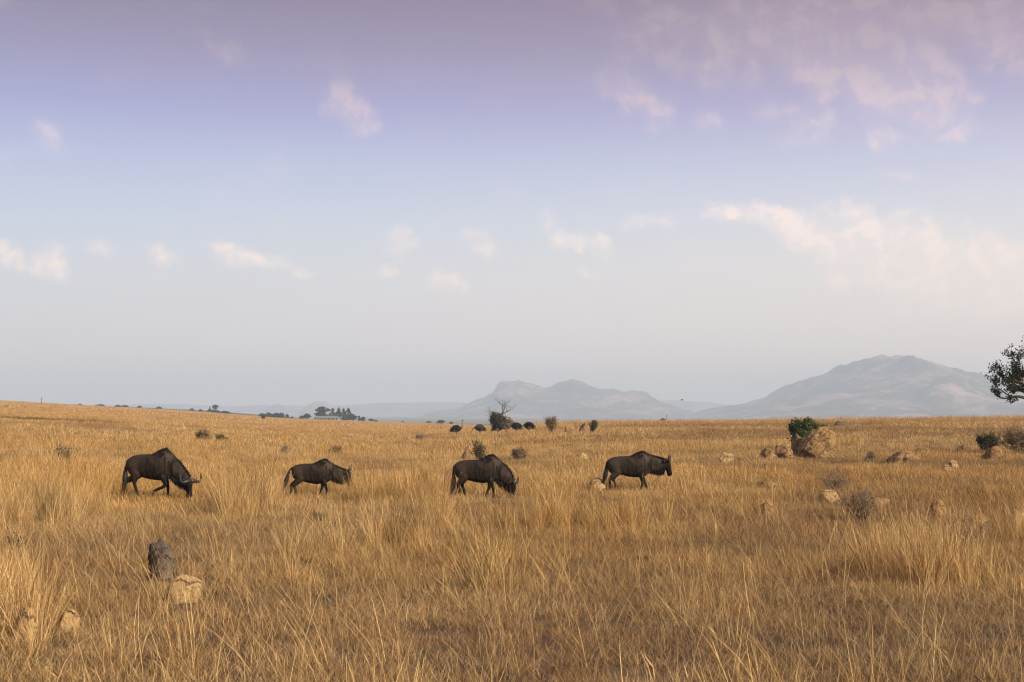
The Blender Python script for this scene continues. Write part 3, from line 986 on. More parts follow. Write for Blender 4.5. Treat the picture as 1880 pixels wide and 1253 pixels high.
FLOCK = []
def ostrich(label, loc, facing, up, male, seed, scale=1.0, neck_side=0.0):
    r = np.random.default_rng(seed)
    root = empty("ostrich", loc, 0.0 if facing > 0 else math.pi, scale)
    B = Builder()
    # body: x forward, tail low at the back
    bd = spline([(-.62, .98, .05, .06), (-.45, 1.02, .22, .25), (-.2, 1.09, .33, .40), (.1, 1.13, .35, .43), (.35, 1.13, .29, .36), (.52, 1.14, .16, .20), (.62, 1.18, .07, .09)], 16)
    B.loft([(p[0], 0, p[1]) for p in bd], [p[2] for p in bd], [p[3] for p in bd], 14)
    if up:
        nkp = [(.48, 0, 1.15, .11), (.66, 0, 1.22, .09), (.72, 0, 1.45, .066), (.70, 0, 1.75, .056), (.72, 0, 2.0, .052), (.75, 0, 2.12, .06)]
        hd = [(.72, 0, 2.13), (.80, 0, 2.14), (.90, 0, 2.10)]
    else:
        nkp = [(.48, 0, 1.15, .11), (.70, .02, 1.12, .09), (.88, .04, .90, .066), (.98, .05, .62, .056), (1.05, .05, .36, .052), (1.08, .05, .26, .045)]
        hd = [(1.07, .05, .28), (1.11, .05, .22), (1.17, .05, .14)]
    nk = spline(nkp, 14)
    B.tube([p[:3] for p in nk], [p[3] for p in nk], 8)
    B.loft(hd, [.06, .065, .025], [.065, .065, .022], 8)
    for sg, fx in ((-1, .12), (1, -.12)):
        lp = spline([(.0, sg * .13, 1.0, .16), (.08, sg * .14, .78, .11), (-.02 + fx * .3, sg * .13, .52, .050), (fx * .7, sg * .12, .25, .034), (fx, sg * .12, .05, .036), (fx + .14, sg * .12, .02, .028)], 14)
        B.tube([p[:3] for p in lp], [p[3] for p in lp], 8)
    me = B.remeshed("body", 0.032, 2)
    co = np.empty(len(me.vertices) * 3, np.float32); me.vertices.foreach_get("co", co); co = co.reshape(-1, 3)
    sk = np.maximum(sstep(.62, .70, co[:, 0]), sstep(.82, .72, co[:, 2]) * (np.abs(co[:, 0]) < .5))
    at = me.attributes.new("skin", "FLOAT", "POINT"); at.data.foreach_set("value", np.clip(sk, 0, 1).astype(np.float32))
    link("body", me, M_OSB if male else M_OSF, root)
    def plumes(name, n, fn, mat, w):
        V, F, bl = [], [], []
        for i in range(n):
            p, d, L = fn()
            p = Vector(p); d = Vector(d).normalized()
            s = d.cross(Vector((r.normal(), r.normal(), r.normal()))).normalized() * w
            b = len(V)
            V += [p - s * .5, p + s * .5, p + d * L * .6 + s, p + d * L * .6 - s, p + d * L + Vector((0, 0, -.15 * L))]
            F += [(b, b + 1, b + 2, b + 3), (b + 3, b + 2, b + 4)]
            bl += [r.uniform(0, 1)] * 5
        link(name, mesh_np(name, V, F, {"bl": bl}), mat, root, smooth=False)
    def on_body():
        k = r.integers(2, 14); p = bd[k]; a = r.uniform(-1.0, math.pi + 1.0)
        q = (p[0], math.cos(a) * p[2] * .97, p[1] + math.sin(a) * p[3] * .97)
        return q, (-.8, math.cos(a) * .45, math.sin(a) * .2 - .35), r.uniform(.12, .26)
    plumes("plumage", 420, on_body, M_PLB if male else M_PLF, .035)
    def on_tail():
        return (-.58 + r.uniform(-.05, .08), r.normal(0, .06), .98 + r.normal(0, .06)), (-.6, r.normal(0, .35), -.55 + r.normal(0, .3)), r.uniform(.2, .38)
    plumes("tail", 90, on_tail, M_PLW, .03)
    def on_wing():
        return (r.uniform(-.25, .1), wing * .31, .95 + r.normal(0, .04)), (-.6, wing * .2, -.7), r.uniform(.1, .2)
    for wing in (-1, 1):
        plumes("wing", 26, on_wing, M_PLW if male else M_PLF, .03)
    bk = Builder()
    e = Vector(hd[-1]); d = (Vector(hd[-1]) - Vector(hd[1])).normalized()
    bk.loft([e - d * .04, e + d * .02, e + d * .08], [.026, .022, .006], [.018, .014, .004], 8)
    link("beak", bk.mesh("beak"), M_BEAK, root)
    tag(root, label, "ostrich", "ostriches feeding around the bare tree")
    FLOCK.append((loc[0], loc[1]))
    return root

ostrich("black ostrich with raised neck, leftmost of the flock", hit(838, 804), 1, True, True, 1, 0.98)
ostrich("brown ostrich with neck down, second from the left of the flock", hit(881, 802.5), -1, False, False, 2, 0.95)
ostrich("black ostrich bending down right in front of the bush under the bare tree", hit(915, 802.5), 1, False, True, 3, 0.97)
ostrich("dull brown ostrich partly hidden behind others at the foot of the bare tree", hit(930, 799), 1, False, False, 4, 0.9)
ostrich("black ostrich with upright neck just right of the bare tree trunk", hit(948, 800), -1, True, True, 5, 0.92)
ostrich("dark ostrich feeding alone, right of the bare tree against the mountain", hit(971, 799), -1, False, True, 6, 0.9)
# stands on the ground behind the crest, at the distance where its head clears the grass as seen
po = min((onground(1217, y_) for y_ in np.arange(215, 380, 1.0)), key=lambda q: abs(q.z + 2.16 - (CAM_Z + (HORIZON - 763) / F_PX * q.y)))
ostrich("lone distant ostrich, only back and upright neck above the grassy rise", po, 1, True, False, 7, 1.0)

# ------------------------------------------------------------------ rocks
def rock_mat(name, ca, cb, cc, lichen):
    m, t, out = mat_new(name)
    co = t.node("ShaderNodeTexCoord").outputs["Object"]
    n = t.noise(co, 2.6, 6.0, 0.65).outputs["Fac"]
    n2 = t.noise(co, 13.0, 5.0, 0.7).outputs["Fac"]
    n3 = t.noise(co, 5.0, 4.0, 0.6, 0.8).outputs["Fac"]
    c = t.ramp(n, [(0.3, ca), (0.52, cb), (0.72, cc)])
    c = t.mix(t.smooth(n3, 0.52, 0.60), c, lichen + (1,))
    c = t.mix(t.math("MULTIPLY", t.smooth(n2, 0.55, 0.75), 0.5), c, (0.08, 0.055, 0.04, 1))
    vw = t.node("ShaderNodeTexVoronoi", feature="DISTANCE_TO_EDGE")
    vw.inputs["Scale"].default_value = 1.5
    t.put(vw.inputs["Vector"], t.vmath("ADD", co, t.vmath("SCALE", t.noise(co, 3.0, 4.0, 0.6).outputs["Color"], scale=0.6)))
    crk = t.smooth(vw.outputs["Distance"], 0.0, 0.05)
    stain = t.noise(co, 6.5, 6.0, 0.75, 0.5).outputs["Fac"]
    c = t.mix(t.math("MULTIPLY", t.smooth(stain, 0.54, 0.66), 0.35), c, (0.10, 0.075, 0.055, 1))
    c = t.mix(t.math("MULTIPLY", t.math("SUBTRACT", 1.0, crk), 0.5), c, (0.06, 0.042, 0.03, 1))
    hgt = t.math("ADD", t.math("ADD", n, t.math("MULTIPLY", n2, 0.7)), t.math("MULTIPLY", crk, 0.5))
    principled(t, out, c, 0.92, 0.15, (hgt, 0.9, 0.14))
    return m
M_ROCK = rock_mat("orange_granite", (0.25, 0.135, 0.055), (0.43, 0.25, 0.10), (0.57, 0.37, 0.17), (0.30, 0.21, 0.12))
M_ROCKP = rock_mat("pale_granite", (0.42, 0.27, 0.115), (0.60, 0.40, 0.18), (0.70, 0.50, 0.25), (0.46, 0.32, 0.16))
M_ROCKG = rock_mat("grey_lichened_granite", (0.10, 0.08, 0.06), (0.19, 0.155, 0.115), (0.33, 0.27, 0.19), (0.075, 0.06, 0.05))

def rock(label, x0, x1, ytop, ybase, mat, seed, flat=0.0, depth=0.8, cuts=5, sub=4, lump=0.28, crack=0.07, group="weathered stones lying in the grass", tilt=0.0, name="rock", clear=0):
    p = hit((x0 + x1) / 2, ybase)
    k = F_PX / p.y
    wd, ht = (x1 - x0) / k, (ybase - ytop) / k
    bm = bmesh.new()
    bmesh.ops.create_icosphere(bm, subdivisions=sub, radius=1.0)
    r = random.Random(seed)
    planes = [(Vector((r.gauss(0, 1), r.gauss(0, 1), r.gauss(0, .8) + .2)).normalized(), r.uniform(.55, .82)) for _ in range(cuts)]
    off = Vector((r.uniform(0, 50), r.uniform(0, 50), 0))
    for v in bm.verts:
        c = v.co.copy()
        c *= 1 + lump * mnoise.fractal(c * 0.9 + off, 0.9, 2.0, 3)
        for (nrm, dd) in planes:
            e = c.dot(nrm) - dd
            if e > 0: c -= nrm * e * 0.9
        c *= 1 + 0.085 * mnoise.fractal(c * 2.6 + off, 0.7, 2.1, 5)
        cr = abs(mnoise.noise(c * 1.7 + off * 2))
        if cr < 0.05: c *= 1 - crack * (1 - cr / 0.05)
        v.co = c
    xs = [v.co.x for v in bm.verts]; zs = [v.co.z for v in bm.verts]
    sx = wd / (max(xs) - min(xs)); mx = (max(xs) + min(xs)) / 2
    zt = max(zs); zlow = -0.35
    sz = ht / (zt - zlow)
    for v in bm.verts:
        v.co = Vector(((v.co.x - mx) * sx, v.co.y * sx * depth, (v.co.z - zlow) * sz))
        if tilt: v.co.x += tilt * v.co.z
    me = bpy.data.meshes.new(name); bm.to_mesh(me); bm.free()
    o = link(name, me, mat)
    o.location = (p.x, p.y + wd * depth * 0.2, p.z)
    tag(o, label, "mound" if name == "termite_mound" else "rock", group)
    CLEAR.append((p.x, p.y, wd * 0.42))
    for q in (0.6, 1.2, 1.8):
        CLEAR_TALL.append((p.x * (1 - q * wd / p.y), p.y - q * wd, wd * 0.55))
    if clear:
        for q in range(1, clear + 1):
            CLEAR.append((p.x * (1 - q * wd * .6 / p.y), p.y - q * wd * 0.6, wd * 0.45))
    return o

rock("largest cracked orange boulder with a green bush behind it", 1462, 1541, 783, 840, M_ROCK, 6, cuts=7, lump=.3, depth=.9, tilt=.22, sub=5, crack=.06, clear=2)
rock("upright narrow slab leaning against the left side of the largest boulder", 1452, 1478, 796, 838, M_ROCK, 8, cuts=6)
rock("round brown boulder left of the largest boulder", 1422, 1456, 814, 842, M_ROCK, 12, cuts=4)
rock("low tan stone at the far left of the boulder cluster", 1396, 1428, 822, 844, M_ROCK, 15)
rock("pale yellow upright stone right of the largest boulder", 1586, 1606, 829, 853, M_ROCKP, 21, cuts=6)
rock("orange stone in front of the low brown outcrop", 1628, 1653, 836, 856, M_ROCK, 24)
rock("tiny orange stone beside the low brown outcrop", 1656, 1667, 839, 853, M_ROCK, 27, sub=3)
rock("low wide brown outcrop behind two orange stones", 1636, 1688, 827, 846, M_ROCK, 29, cuts=6)
rock("tan slanting slab behind the low brown outcrop", 1680, 1708, 821, 838, M_ROCK, 33, cuts=7)
rock("upper right one of a pair of cream round stones", 1740, 1759, 845, 863, M_ROCKP, 35, cuts=2, lump=.18)
rock("lower left one of a pair of cream round stones", 1728, 1747, 853, 868, M_ROCKP, 38, cuts=2, lump=.18)
rock("tan hump of rock below the dark green bush at the right", 1804, 1840, 819, 846, M_ROCK, 41, cuts=5)
rock("orange-lit stone between the rightmost wildebeest and the boulders", 1318, 1346, 830, 852, M_ROCKP, 44)
rock("small tan pointed stone in the grass above the rightmost wildebeest's rump", 1056, 1080, 832, 848, M_ROCKP, 47, cuts=6)
rock("smooth tan stone behind the rightmost wildebeest's tail", 1080, 1112, 877, 904, M_ROCKP, 50, cuts=3)
rock("pale flat slab above the grey twiggy shrub", 1500, 1545, 899, 922, M_ROCKP, 53, cuts=7, depth=.5)
rock("flat brown slab right of the grey twiggy shrub", 1590, 1632, 911, 932, M_ROCK, 56, cuts=6, depth=.5)
rock("round orange stone standing alone in the right-hand grass", 1704, 1735, 916, 948, M_ROCK, 59, cuts=3, lump=.2)
rock("low orange stone right of the lone round stone", 1775, 1818, 939, 962, M_ROCK, 62, depth=.5)
rock("pale flat-topped stone at the right edge of the picture", 1845, 1880, 936, 962, M_ROCKP, 65, cuts=7)
rock("small orange stone low in the grass left of the grey shrub", 1396, 1420, 918, 945, M_ROCK, 68)
rock("thin flat brown ledge in the grass below the boulder cluster", 1380, 1432, 882, 900, M_ROCK, 71, cuts=7, depth=.5)
rock("big pale tan mound with an orange-tipped plant beside it", 845, 884, 817, 846, M_ROCK, 74, cuts=5)
rock("small orange stone far out in the plain left of the ostriches", 739, 756, 800, 813, M_ROCK, 77, sub=3)
rock("large grey lichened boulder standing upright in the left foreground", 275, 330, 989, 1066, M_ROCKG, 81, cuts=3, depth=.8, lump=.22, tilt=-.12, clear=1)
rock("orange sunlit slab below the grey lichened boulder", 306, 376, 1054, 1106, M_ROCKP, 83, cuts=7, depth=.5, clear=1)
rock("rough pinkish rock in the bottom left foreground", 28, 74, 1112, 1172, M_ROCKP, 87, cuts=5, depth=.8)
rock("low tan rock right of the rough pinkish rock", 108, 152, 1116, 1158, M_ROCKP, 90, cuts=6)
rock("orange rounded rock on the rise beside a small green shrub", 1062, 1084, 777, 799, M_ROCK, 92, cuts=3, lump=.2)
rock("low orange rock left of the rounded rock on the rise", 1036, 1058, 783, 799, M_ROCK, 95, sub=3)
rock("grey-brown humped termite mound behind the young wildebeest", 513, 538, 819, 840, M_ROCKG, 98, cuts=1, lump=.12, name="termite_mound")
rock("dark little mound on the grassy rise right of the green bush", 1531, 1549, 773, 785, M_ROCKG, 99, cuts=1, sub=3, lump=.12, name="termite_mound")

# ------------------------------------------------------------------ trees, bushes and weeds
M_BARK = simple_mat("bark", (0.05, 0.038, 0.030), (0.13, 0.10, 0.08), 9, 0.9, 0.15, 0.6, 0.03)
M_DEAD = simple_mat("dead_wood", (0.09, 0.07, 0.06), (0.20, 0.165, 0.14), 9, 0.9, 0.15, 0.6, 0.03)
M_TWIG = simple_mat("twigs", (0.17, 0.125, 0.085), (0.32, 0.24, 0.16), 12, 0.9, 0.1, 0.3, 0.01)
M_LEAFD = foliage_mat("dark_leaves", (0.022, 0.030, 0.014), (0.070, 0.085, 0.035))
M_LEAFG = foliage_mat("fresh_green_leaves", (0.055, 0.075, 0.022), (0.17, 0.205, 0.06))
M_LEAFO = foliage_mat("olive_leaves", (0.055, 0.055, 0.026), (0.14, 0.125, 0.06))
M_LEAFY = foliage_mat("dry_leaves", (0.17, 0.12, 0.06), (0.38, 0.27, 0.13))
M_LEAFT = foliage_mat("grey_twig_leaves", (0.20, 0.14, 0.08), (0.42, 0.30, 0.17))
M_LEAFB = foliage_mat("gum_leaves", (0.018, 0.028, 0.020), (0.045, 0.060, 0.042))

def branch_tree(r, start, direction, length, radius, depth, spread=0.6, shrink=0.72, gnarl=0.18, up=0.12, kids=(2, 3), B=None, tips=None):
    p = Vector(start); d = Vector(direction).normalized()
    pts, rad = [p.copy()], [radius]
    steps = 5
    for i in range(steps):
        d = (d + Vector((r.gauss(0, gnarl), r.gauss(0, gnarl), r.gauss(0, gnarl) + up))).normalized()
        p = p + d * (length / steps)
        pts.append(p.copy()); rad.append(radius * (1 - 0.42 * (i + 1) / steps))
        if depth <= 1: tips.append((p.copy(), d.copy()))
    B.tube(pts, rad, 7 if depth > 2 else 5 if depth > 0 else 3)
    if depth <= 0: return
    for k in range(r.randint(*kids)):
        j = steps if k == 0 else r.randint(2, steps)
        dd = (d + Vector((r.gauss(0, spread), r.gauss(0, spread), r.gauss(0, spread * .6)))).normalized()
        branch_tree(r, pts[j], dd, length * shrink * r.uniform(.8, 1.15), rad[j] * 0.78, depth - 1, spread, shrink, gnarl, up, kids, B, tips)

def leaf_cloud(name, centres, per, size, sigma, seed, mat, parent, droop=0.0):
    r = np.random.default_rng(seed)
    C = np.repeat(np.array([tuple(c) for c in centres]), per, 0)
    n = len(C)
    p = C + r.normal(0, 1, (n, 3)) * np.array(sigma)
    a = r.normal(0, 1, (n, 3)); a /= np.linalg.norm(a, axis=1, keepdims=True); a[:, 2] -= droop
    b = np.cross(a, r.normal(0, 1, (n, 3))); b /= np.linalg.norm(b, axis=1, keepdims=True)
    s = size * r.uniform(.6, 1.4, n)[:, None]
    Vv = np.stack([p - a * s * .5, p + b * s * .28, p + a * s * .6, p - b * s * .28], 1).reshape(-1, 3)
    i = np.arange(n)[:, None] * 4
    F = np.concatenate([i + np.array([0, 1, 2]), i + np.array([0, 2, 3])]).tolist()
    bl = np.repeat(np.clip(r.normal(.45, .25, n), 0, 1), 4)
    return link(name, mesh_np(name, Vv, F, {"bl": bl}), mat, parent, smooth=False)

def shrub(name, label, p, height, width, seed, leafmat, stems=14, per=14, leaf=0.07, group=None, depth=1, cat="bush", stemmat=None, upward=0.9, sig=0.08):
    r = random.Random(seed)
    root = empty(name, p)
    B = Builder(); tips = []
    for i in range(stems):
        a = r.uniform(0, 2 * math.pi)
        tilt = r.uniform(0.05, 1.0) * width / max(height, .01) * 0.34
        d = (math.cos(a) * tilt, math.sin(a) * tilt, upward)
        s = (math.cos(a) * width * .08, math.sin(a) * width * .08, -0.03)
        branch_tree(r, s, d, height * r.uniform(.45, .75), 0.012 + 0.006 * height, depth, .38, .60, .14, .06, (2, 3), B, tips)
    link("stem", B.mesh("stem"), stemmat or M_TWIG, root)
    if per:
        leaf_cloud("foliage", [t_[0] for t_ in tips], per, leaf, (sig * height,) * 3, seed, leafmat, root)
    tag(root, label, cat, group)
    return root

def px_size(p, px): return px * p.y / F_PX

# tree at the right edge, trunk outside the frame
pt = onground(1909, 58)
tr = empty("tree", pt)
r = random.Random(5); B = Builder(); tips = []
trunk = [(0, 0, -.1), (-.05, 0, 1.1), (-.1, .05, 2.1), (-.1, 0, 2.75)]
B.tube(trunk, [.24, .20, .17, .15], 10)
for (d, L, s) in (((-1, -.1, .2), 1.35, trunk[-1]), ((-.8, .3, .5), 1.3, trunk[-1]), ((-.4, -.2, 1), 1.3, trunk[-1]), ((.5, .2, .9), 1.3, trunk[-1]),
                  ((.9, -.2, .4), 1.3, trunk[-1]), ((-.95, .1, .35), 1.3, trunk[-1]), ((.1, .6, .8), 1.2, trunk[-1]), ((-.7, -.3, .75), 1.35, trunk[-1])):
    branch_tree(r, s, d, L * .8, .085, 3, .55, .70, .20, .03, (2, 3), B, tips)
link("trunk", B.mesh("trunk"), M_BARK, tr)
leaf_cloud("crown", [q[0] for q in tips if r.random() < .85], 9, .085, (.075,) * 3, 9, M_LEAFD, tr)
tag(tr, "dark leafy tree reaching in with crooked branches at the right edge", "tree")

# bare tree in the middle distance with a bush round its foot
pt = hit(922, 793.5)
bt = empty("bare_tree", pt)
r = random.Random(23); B = Builder(); tips = []
B.tube([(0, 0, -.1), (.02, 0, .9), (-.03, .03, 1.8), (.0, 0, 2.3)], [.22, .19, .16, .14], 8)
for (d, L) in (((-.35, 0, 1), 1.35), ((.45, .1, 1), 1.4), ((0, -.2, 1), 1.35), ((-1, .1, .6), 1.2), ((1, -.1, .6), 1.15)):
    branch_tree(r, (0, 0, 2.2), d, L, .062, 4, .62, .62, .2, .08, (2, 3), B, tips)
link("trunk", B.mesh("trunk"), M_DEAD, bt)
tag(bt, "bare dead tree with crooked branches standing among the ostriches", "tree")
s = px_size(pt, 1.0)
shrub("bush", "dark olive bush at the left foot of the bare tree", pt + Vector((-8 * s, .4, 0)), 1.85, 1.5, 3, M_LEAFO, 18, 13, .15, depth=2, sig=.09)
shrub("bush", "dry brown thin bush at the right foot of the bare tree", pt + Vector((9 * s, .6, 0)), 1.5, 1.2, 4, M_LEAFT, 12, 7, .12, depth=2, sig=.09)

shrub("bush", "bright green bush growing behind the largest orange boulder", hit(1490, 832) + Vector((.0, 1.6, 0)), 1.42, 1.15, 6, M_LEAFG, 20, 16, .12, depth=2, sig=.06)
shrub("bush", "dark green low bush in the grass at the far right", hit(1815, 834), .85, 1.3, 7, M_LEAFO, 18, 9, .08, depth=2)
shrub("bush", "dark tangled bush at the right edge below the leafy tree", hit(1868, 836), 1.15, 1.9, 8, M_LEAFT, 22, 5, .08, depth=2)
shrub("bush", "brownish dark bush between the cream stones and the green one", hit(1762, 832), .5, 1.1, 9, M_LEAFT, 12, 3, .06, depth=1)
shrub("shrub", "grey leafless twiggy shrub in the right middle grass", hit(1578, 956), .62, .95, 10, M_LEAFT, 26, 2, .03, depth=2)
shrub("shrub", "small grey twiggy shrub above the pale flat slab", hit(1532, 912), .65, .7, 11, M_LEAFT, 18, 2, .03, depth=2)
shrub("shrub", "tall dry yellowish shrub on the rise right of the ostriches", hit(1011, 799), 1.45, 1.1, 12, M_LEAFY, 13, 4, .10, depth=2)
shrub("shrub", "small green shrub beside the rounded orange rock on the rise", hit(1087, 798), 1.05, .7, 13, M_LEAFO, 9, 8, .09, depth=2)
shrub("shrub", "green and orange-tipped plant on the pale mound above the third wildebeest", hit(878, 848) + Vector((0, -.2, 0)), 1.0, .5, 14, M_LEAFO, 9, 7, .08)
shrub("shrub", "grey-green low shrub right of the third wildebeest's shoulder", hit(953, 848), .60, .95, 15, M_LEAFT, 14, 4, .06, depth=2)
shrub("shrub", "darkest upright twiggy shrub on the left plain", hit(366, 816), 1.0, .5, 16, M_LEAFO, 9, 4, .09)
shrub("shrub", "thin twiggy shrub between its two darker neighbours on the left plain", hit(379, 817), 1.0, .6, 17, M_LEAFT, 8, 4, .10)
shrub("shrub", "wider olive shrub, rightmost of three on the left plain", hit(405, 816), .75, 1.1, 18, M_LEAFO, 12, 5, .09)
shrub("shrub", "faint brown shrub on the plain above the young wildebeest", hit(619, 838), .6, .9, 19, M_LEAFT, 12, 6, .09)
shrub("shrub", "pale brown dry shrub in the plain left of the leftmost wildebeest", hit(116, 852), .75, 1.1, 20, M_LEAFT, 14, 5, .07)
shrub("shrub", "brown shrub beside the small orange stone left of the ostriches", hit(771, 811), .8, 1.0, 22, M_LEAFT, 12, 7, .10)
shrub("weed", "olive weed in the grass between the second and third wildebeest", hit(768, 912), .75, .6, 24, M_LEAFO, 12, 6, .05, cat="weed")
shrub("weed", "dark-tipped stalky weed in the right foreground grass", hit(1770, 1010), .62, .4, 25, M_LEAFT, 9, 4, .035, cat="weed")
shrub("weed", "small green weed in front of the second wildebeest", hit(588, 960), .30, .35, 26, M_LEAFO, 7, 3, .03, cat="weed")
shrub("weed", "low green weed in the foreground left of centre", hit(567, 1042), .16, .2, 27, M_LEAFO, 6, 3, .025, cat="weed")
shrub("weed", "olive creeping weed at the left edge above the pinkish rock", hit(32, 1012), .30, .6, 28, M_LEAFO, 10, 3, .03, cat="weed")

# ------------------------------------------------------------------ far grove, far bushes, farmhouse, pole
def far_tree(name, label, px, ytop, wpx, Y, seed, shape="round", group="far trees on the horizon", mat=None):
    p = onground(px, Y)
    k = F_PX / Y
    h = CAM_Z + (HORIZON - ytop) / k - p.z
    h = max(h, 1.5)
    wd = wpx / k
    root = empty(name, p)
    r = random.Random(seed); B = Builder(); tips = []
    if shape == "column":
        B.tube([(0, 0, -.2), (0, 0, h * .5), (0, 0, h * .95)], [h * .022 + .05, h * .016, .03], 6)
        cs = []
        for i in range(42):
            z = h * r.uniform(.14, 1.0)
            rad = wd * .5 * min(1.0, (1.04 - z / h) * 2.0) * r.uniform(.3, 1)
            a = r.uniform(0, 6.28)
            cs.append((math.cos(a) * rad, math.sin(a) * rad, z))
    else:
        flat = shape == "flat"
        B.tube([(0, 0, -.2), (r.gauss(0, .02) * h, 0, h * .28), (0, 0, h * .5)], [h * .03 + .05, h * .022, h * .015], 6)
        cs = []
        for i in range(9):
            a = r.uniform(0, 6.28)
            d = (math.cos(a) * wd * .5, math.sin(a) * wd * .5, h * (.22 if flat else .42))
            branch_tree(r, (0, 0, h * r.uniform(.25, .5)), d, math.hypot(wd * .33, h * .22) * r.uniform(.8, 1.1), h * .012 + .02, 1, .5, .55, .15, .05, (2, 2), B, tips)
        z0 = .55 if flat else (.30 if shape == "round" else .05)
        for i in range(46):
            a = r.uniform(0, 6.28); q = math.sqrt(r.random())
            zz = r.random()
            prof = math.sqrt(max(0.05, 1 - (2 * zz - 1) ** 2)) if shape != "bush" else math.sqrt(max(.05, 1 - zz * zz))
            cs.append((math.cos(a) * q * wd * .5 * prof, math.sin(a) * q * wd * .5 * prof, h * (z0 + (.97 - z0) * zz)))
    link("trunk", B.mesh("trunk"), M_BARK, root)
    leaf_cloud("crown", cs, 26, max(wd, h * .6) * .10 + .14, (wd * .06 + .05, wd * .06 + .05, h * .045), seed, mat or M_LEAFB, root)
    cat = "bush" if name == "bush" else "tree"
    return tag(root, label, cat, group)

G = "trees of the far farm grove"
far_tree("tree", "broad rounded tall tree above the left end of the farm roof", 592, 748, 27, 915, 1, "round", G)
far_tree("tree", "tall tree in the middle of the farm grove, just right of the broad rounded one", 611, 752, 15, 922, 2, "column", G)
far_tree("tree", "tall slim tree in the farm grove over the right half of the roof", 622, 751, 13, 922, 3, "column", G)
far_tree("tree", "tall slim tree in the farm grove beyond the right end of the roof", 631, 752, 13, 918, 4, "column", G)
far_tree("tree", "rightmost of the tall slim trees in the farm grove", 640, 751.5, 14, 916, 5, "column", G)
far_tree("tree", "lower spreading tree at the right end of the farm grove", 648, 761, 17, 910, 6, "round", G)
far_tree("tree", "small rounded tree at the left end of the farm grove", 564, 760, 14, 908, 7, "round", G)
far_tree("tree", "low dark tree left of the small rounded one in the farm grove", 555, 764, 11, 905, 8, "bush", G)
far_tree("tree", "small pointed tree standing just right of the farm grove", 660, 764.5, 6, 905, 9, "column")
far_tree("tree", "small round tree paired with the pointed one right of the grove", 667, 766, 9, 905, 10, "round")
far_tree("tree", "tiny flat-topped tree alone on the horizon right of the grove", 682, 770, 9, 905, 11, "flat")
far_tree("tree", "short thick tree left of the flat-topped one on the brown ridge", 386, 748, 5, 1050, 12, "column")
far_tree("tree", "flat-topped tree on the left brown ridge", 396, 744, 11, 1050, 13, "flat")
far_tree("tree", "rounded dark tree on the horizon left of the ostriches", 809, 772, 14, 880, 14, "round")
far_tree("tree", "low spreading tree at the left of the small horizon trees by the ostriches", 787, 775, 10, 880, 15, "flat")
far_tree("tree", "small dark tree just above the leftmost ostrich's back", 829, 775, 7, 880, 16, "round")
BUSH = [
    (392, 754.5, 26, 1040, "wide dark bush under the flat-topped tree on the brown ridge"),
    (414, 757, 18, 1035, "low bush right of the flat-topped tree on the brown ridge"),
    (369, 754, 8, 1040, "tiny bush left of the flat-topped tree on the brown ridge"),
    (482, 760, 14, 935, "left end bush of the dark thicket left of the farm grove"),
    (494, 759, 18, 930, "second bush of the dark thicket left of the farm grove"),
    (507, 759, 18, 925, "third bush of the dark thicket left of the farm grove"),
    (517, 758.5, 13, 922, "right end bush of the dark thicket left of the farm grove"),
    (528, 761, 8, 915, "small tree-like bush between the thicket and the farm grove"),
    (537, 767, 8, 905, "tiny low bush left of the farm grove"),
    (217, 745, 12, 1150, "small dark bush at the left on the far ridge line"),
    (230, 745.5, 13, 1150, "larger dark bush paired on the far ridge line"),
    (257, 746, 9, 1150, "isolated upright bush on the far ridge line"),
    (184, 745.5, 18, 1180, "low flat bush farthest left on the far ridge line"),
    (147, 743.5, 9, 1180, "tiny bush on the left skyline right of the pole"),
    (293, 749.5, 11, 1150, "low bush on the far ridge between the isolated bush and the flat-topped tree"),
    (353, 752, 9, 1120, "little bush on the ridge slope left of the flat-topped tree"),
    (690, 774.5, 7, 900, "tiny low bush right of the flat-topped lone tree"),
    (740, 775.5, 5, 900, "tiny dark bush alone on the horizon left of the twin-humped mountain"),
]
for i, (px, yt, wp, Y, lb) in enumerate(BUSH):
    far_tree("bush", lb, px, yt, wp, Y, 100 + i, "bush", "far bushes on the horizon")
pb = hit(484, 771.5)
shrub("bush", "tiny lone dark bush out on the golden plain left of the farm", pb, 1.6, 1.6, 77, M_LEAFD, 10, 14, .22, depth=1)

# farmhouse: long, low, pale columns under a grey-green roof
M_WALL = simple_mat("plaster", (0.30, 0.28, 0.25), (0.38, 0.36, 0.33), 2, 0.9)
M_ROOF = simple_mat("grey_green_roof", (0.16, 0.18, 0.16), (0.23, 0.25, 0.22), 1.5, 0.7)
M_WHITE = simple_mat("white_paint", (0.48, 0.46, 0.43), (0.56, 0.54, 0.50), 2, 0.7)
M_GLASS = simple_mat("dark_window", (0.015, 0.017, 0.02), (0.03, 0.032, 0.035), 2, 0.2, 0.5)
def box(B, x0, x1, y0, y1, z0, z1):
    b = len(B.v)
    B.v += [Vector((x, y, z)) for z in (z0, z1) for y in (y0, y1) for x in (x0, x1)]
    B.f += [tuple(b + i for i in q) for q in ((0, 2, 3, 1), (4, 5, 7, 6), (0, 1, 5, 4), (2, 6, 7, 3), (0, 4, 6, 2), (1, 3, 7, 5))]
    return B
ph = onground(599, 893)
house = empty("farmhouse", ph)
hw = 15.0 / 2 * 1.05
link("wall", box(Builder(), -hw, hw, 1.6, 7.5, -.3, 1.9).mesh("wall"), M_WALL, house, smooth=False)
rb = Builder()
rb.v += [Vector(q) for q in ((-hw - .6, -.3, 1.85), (hw + .6, -.3, 1.85), (hw + .6, 8.1, 1.85), (-hw - .6, 8.1, 1.85), (-hw + 1.5, 3.9, 3.1), (hw - 1.5, 3.9, 3.1))]
rb.f += [(0, 1, 5, 4), (1, 2, 5), (2, 3, 4, 5), (3, 0, 4), (3, 2, 1, 0)]
link("roof", rb.mesh("roof"), M_ROOF, house, smooth=False)
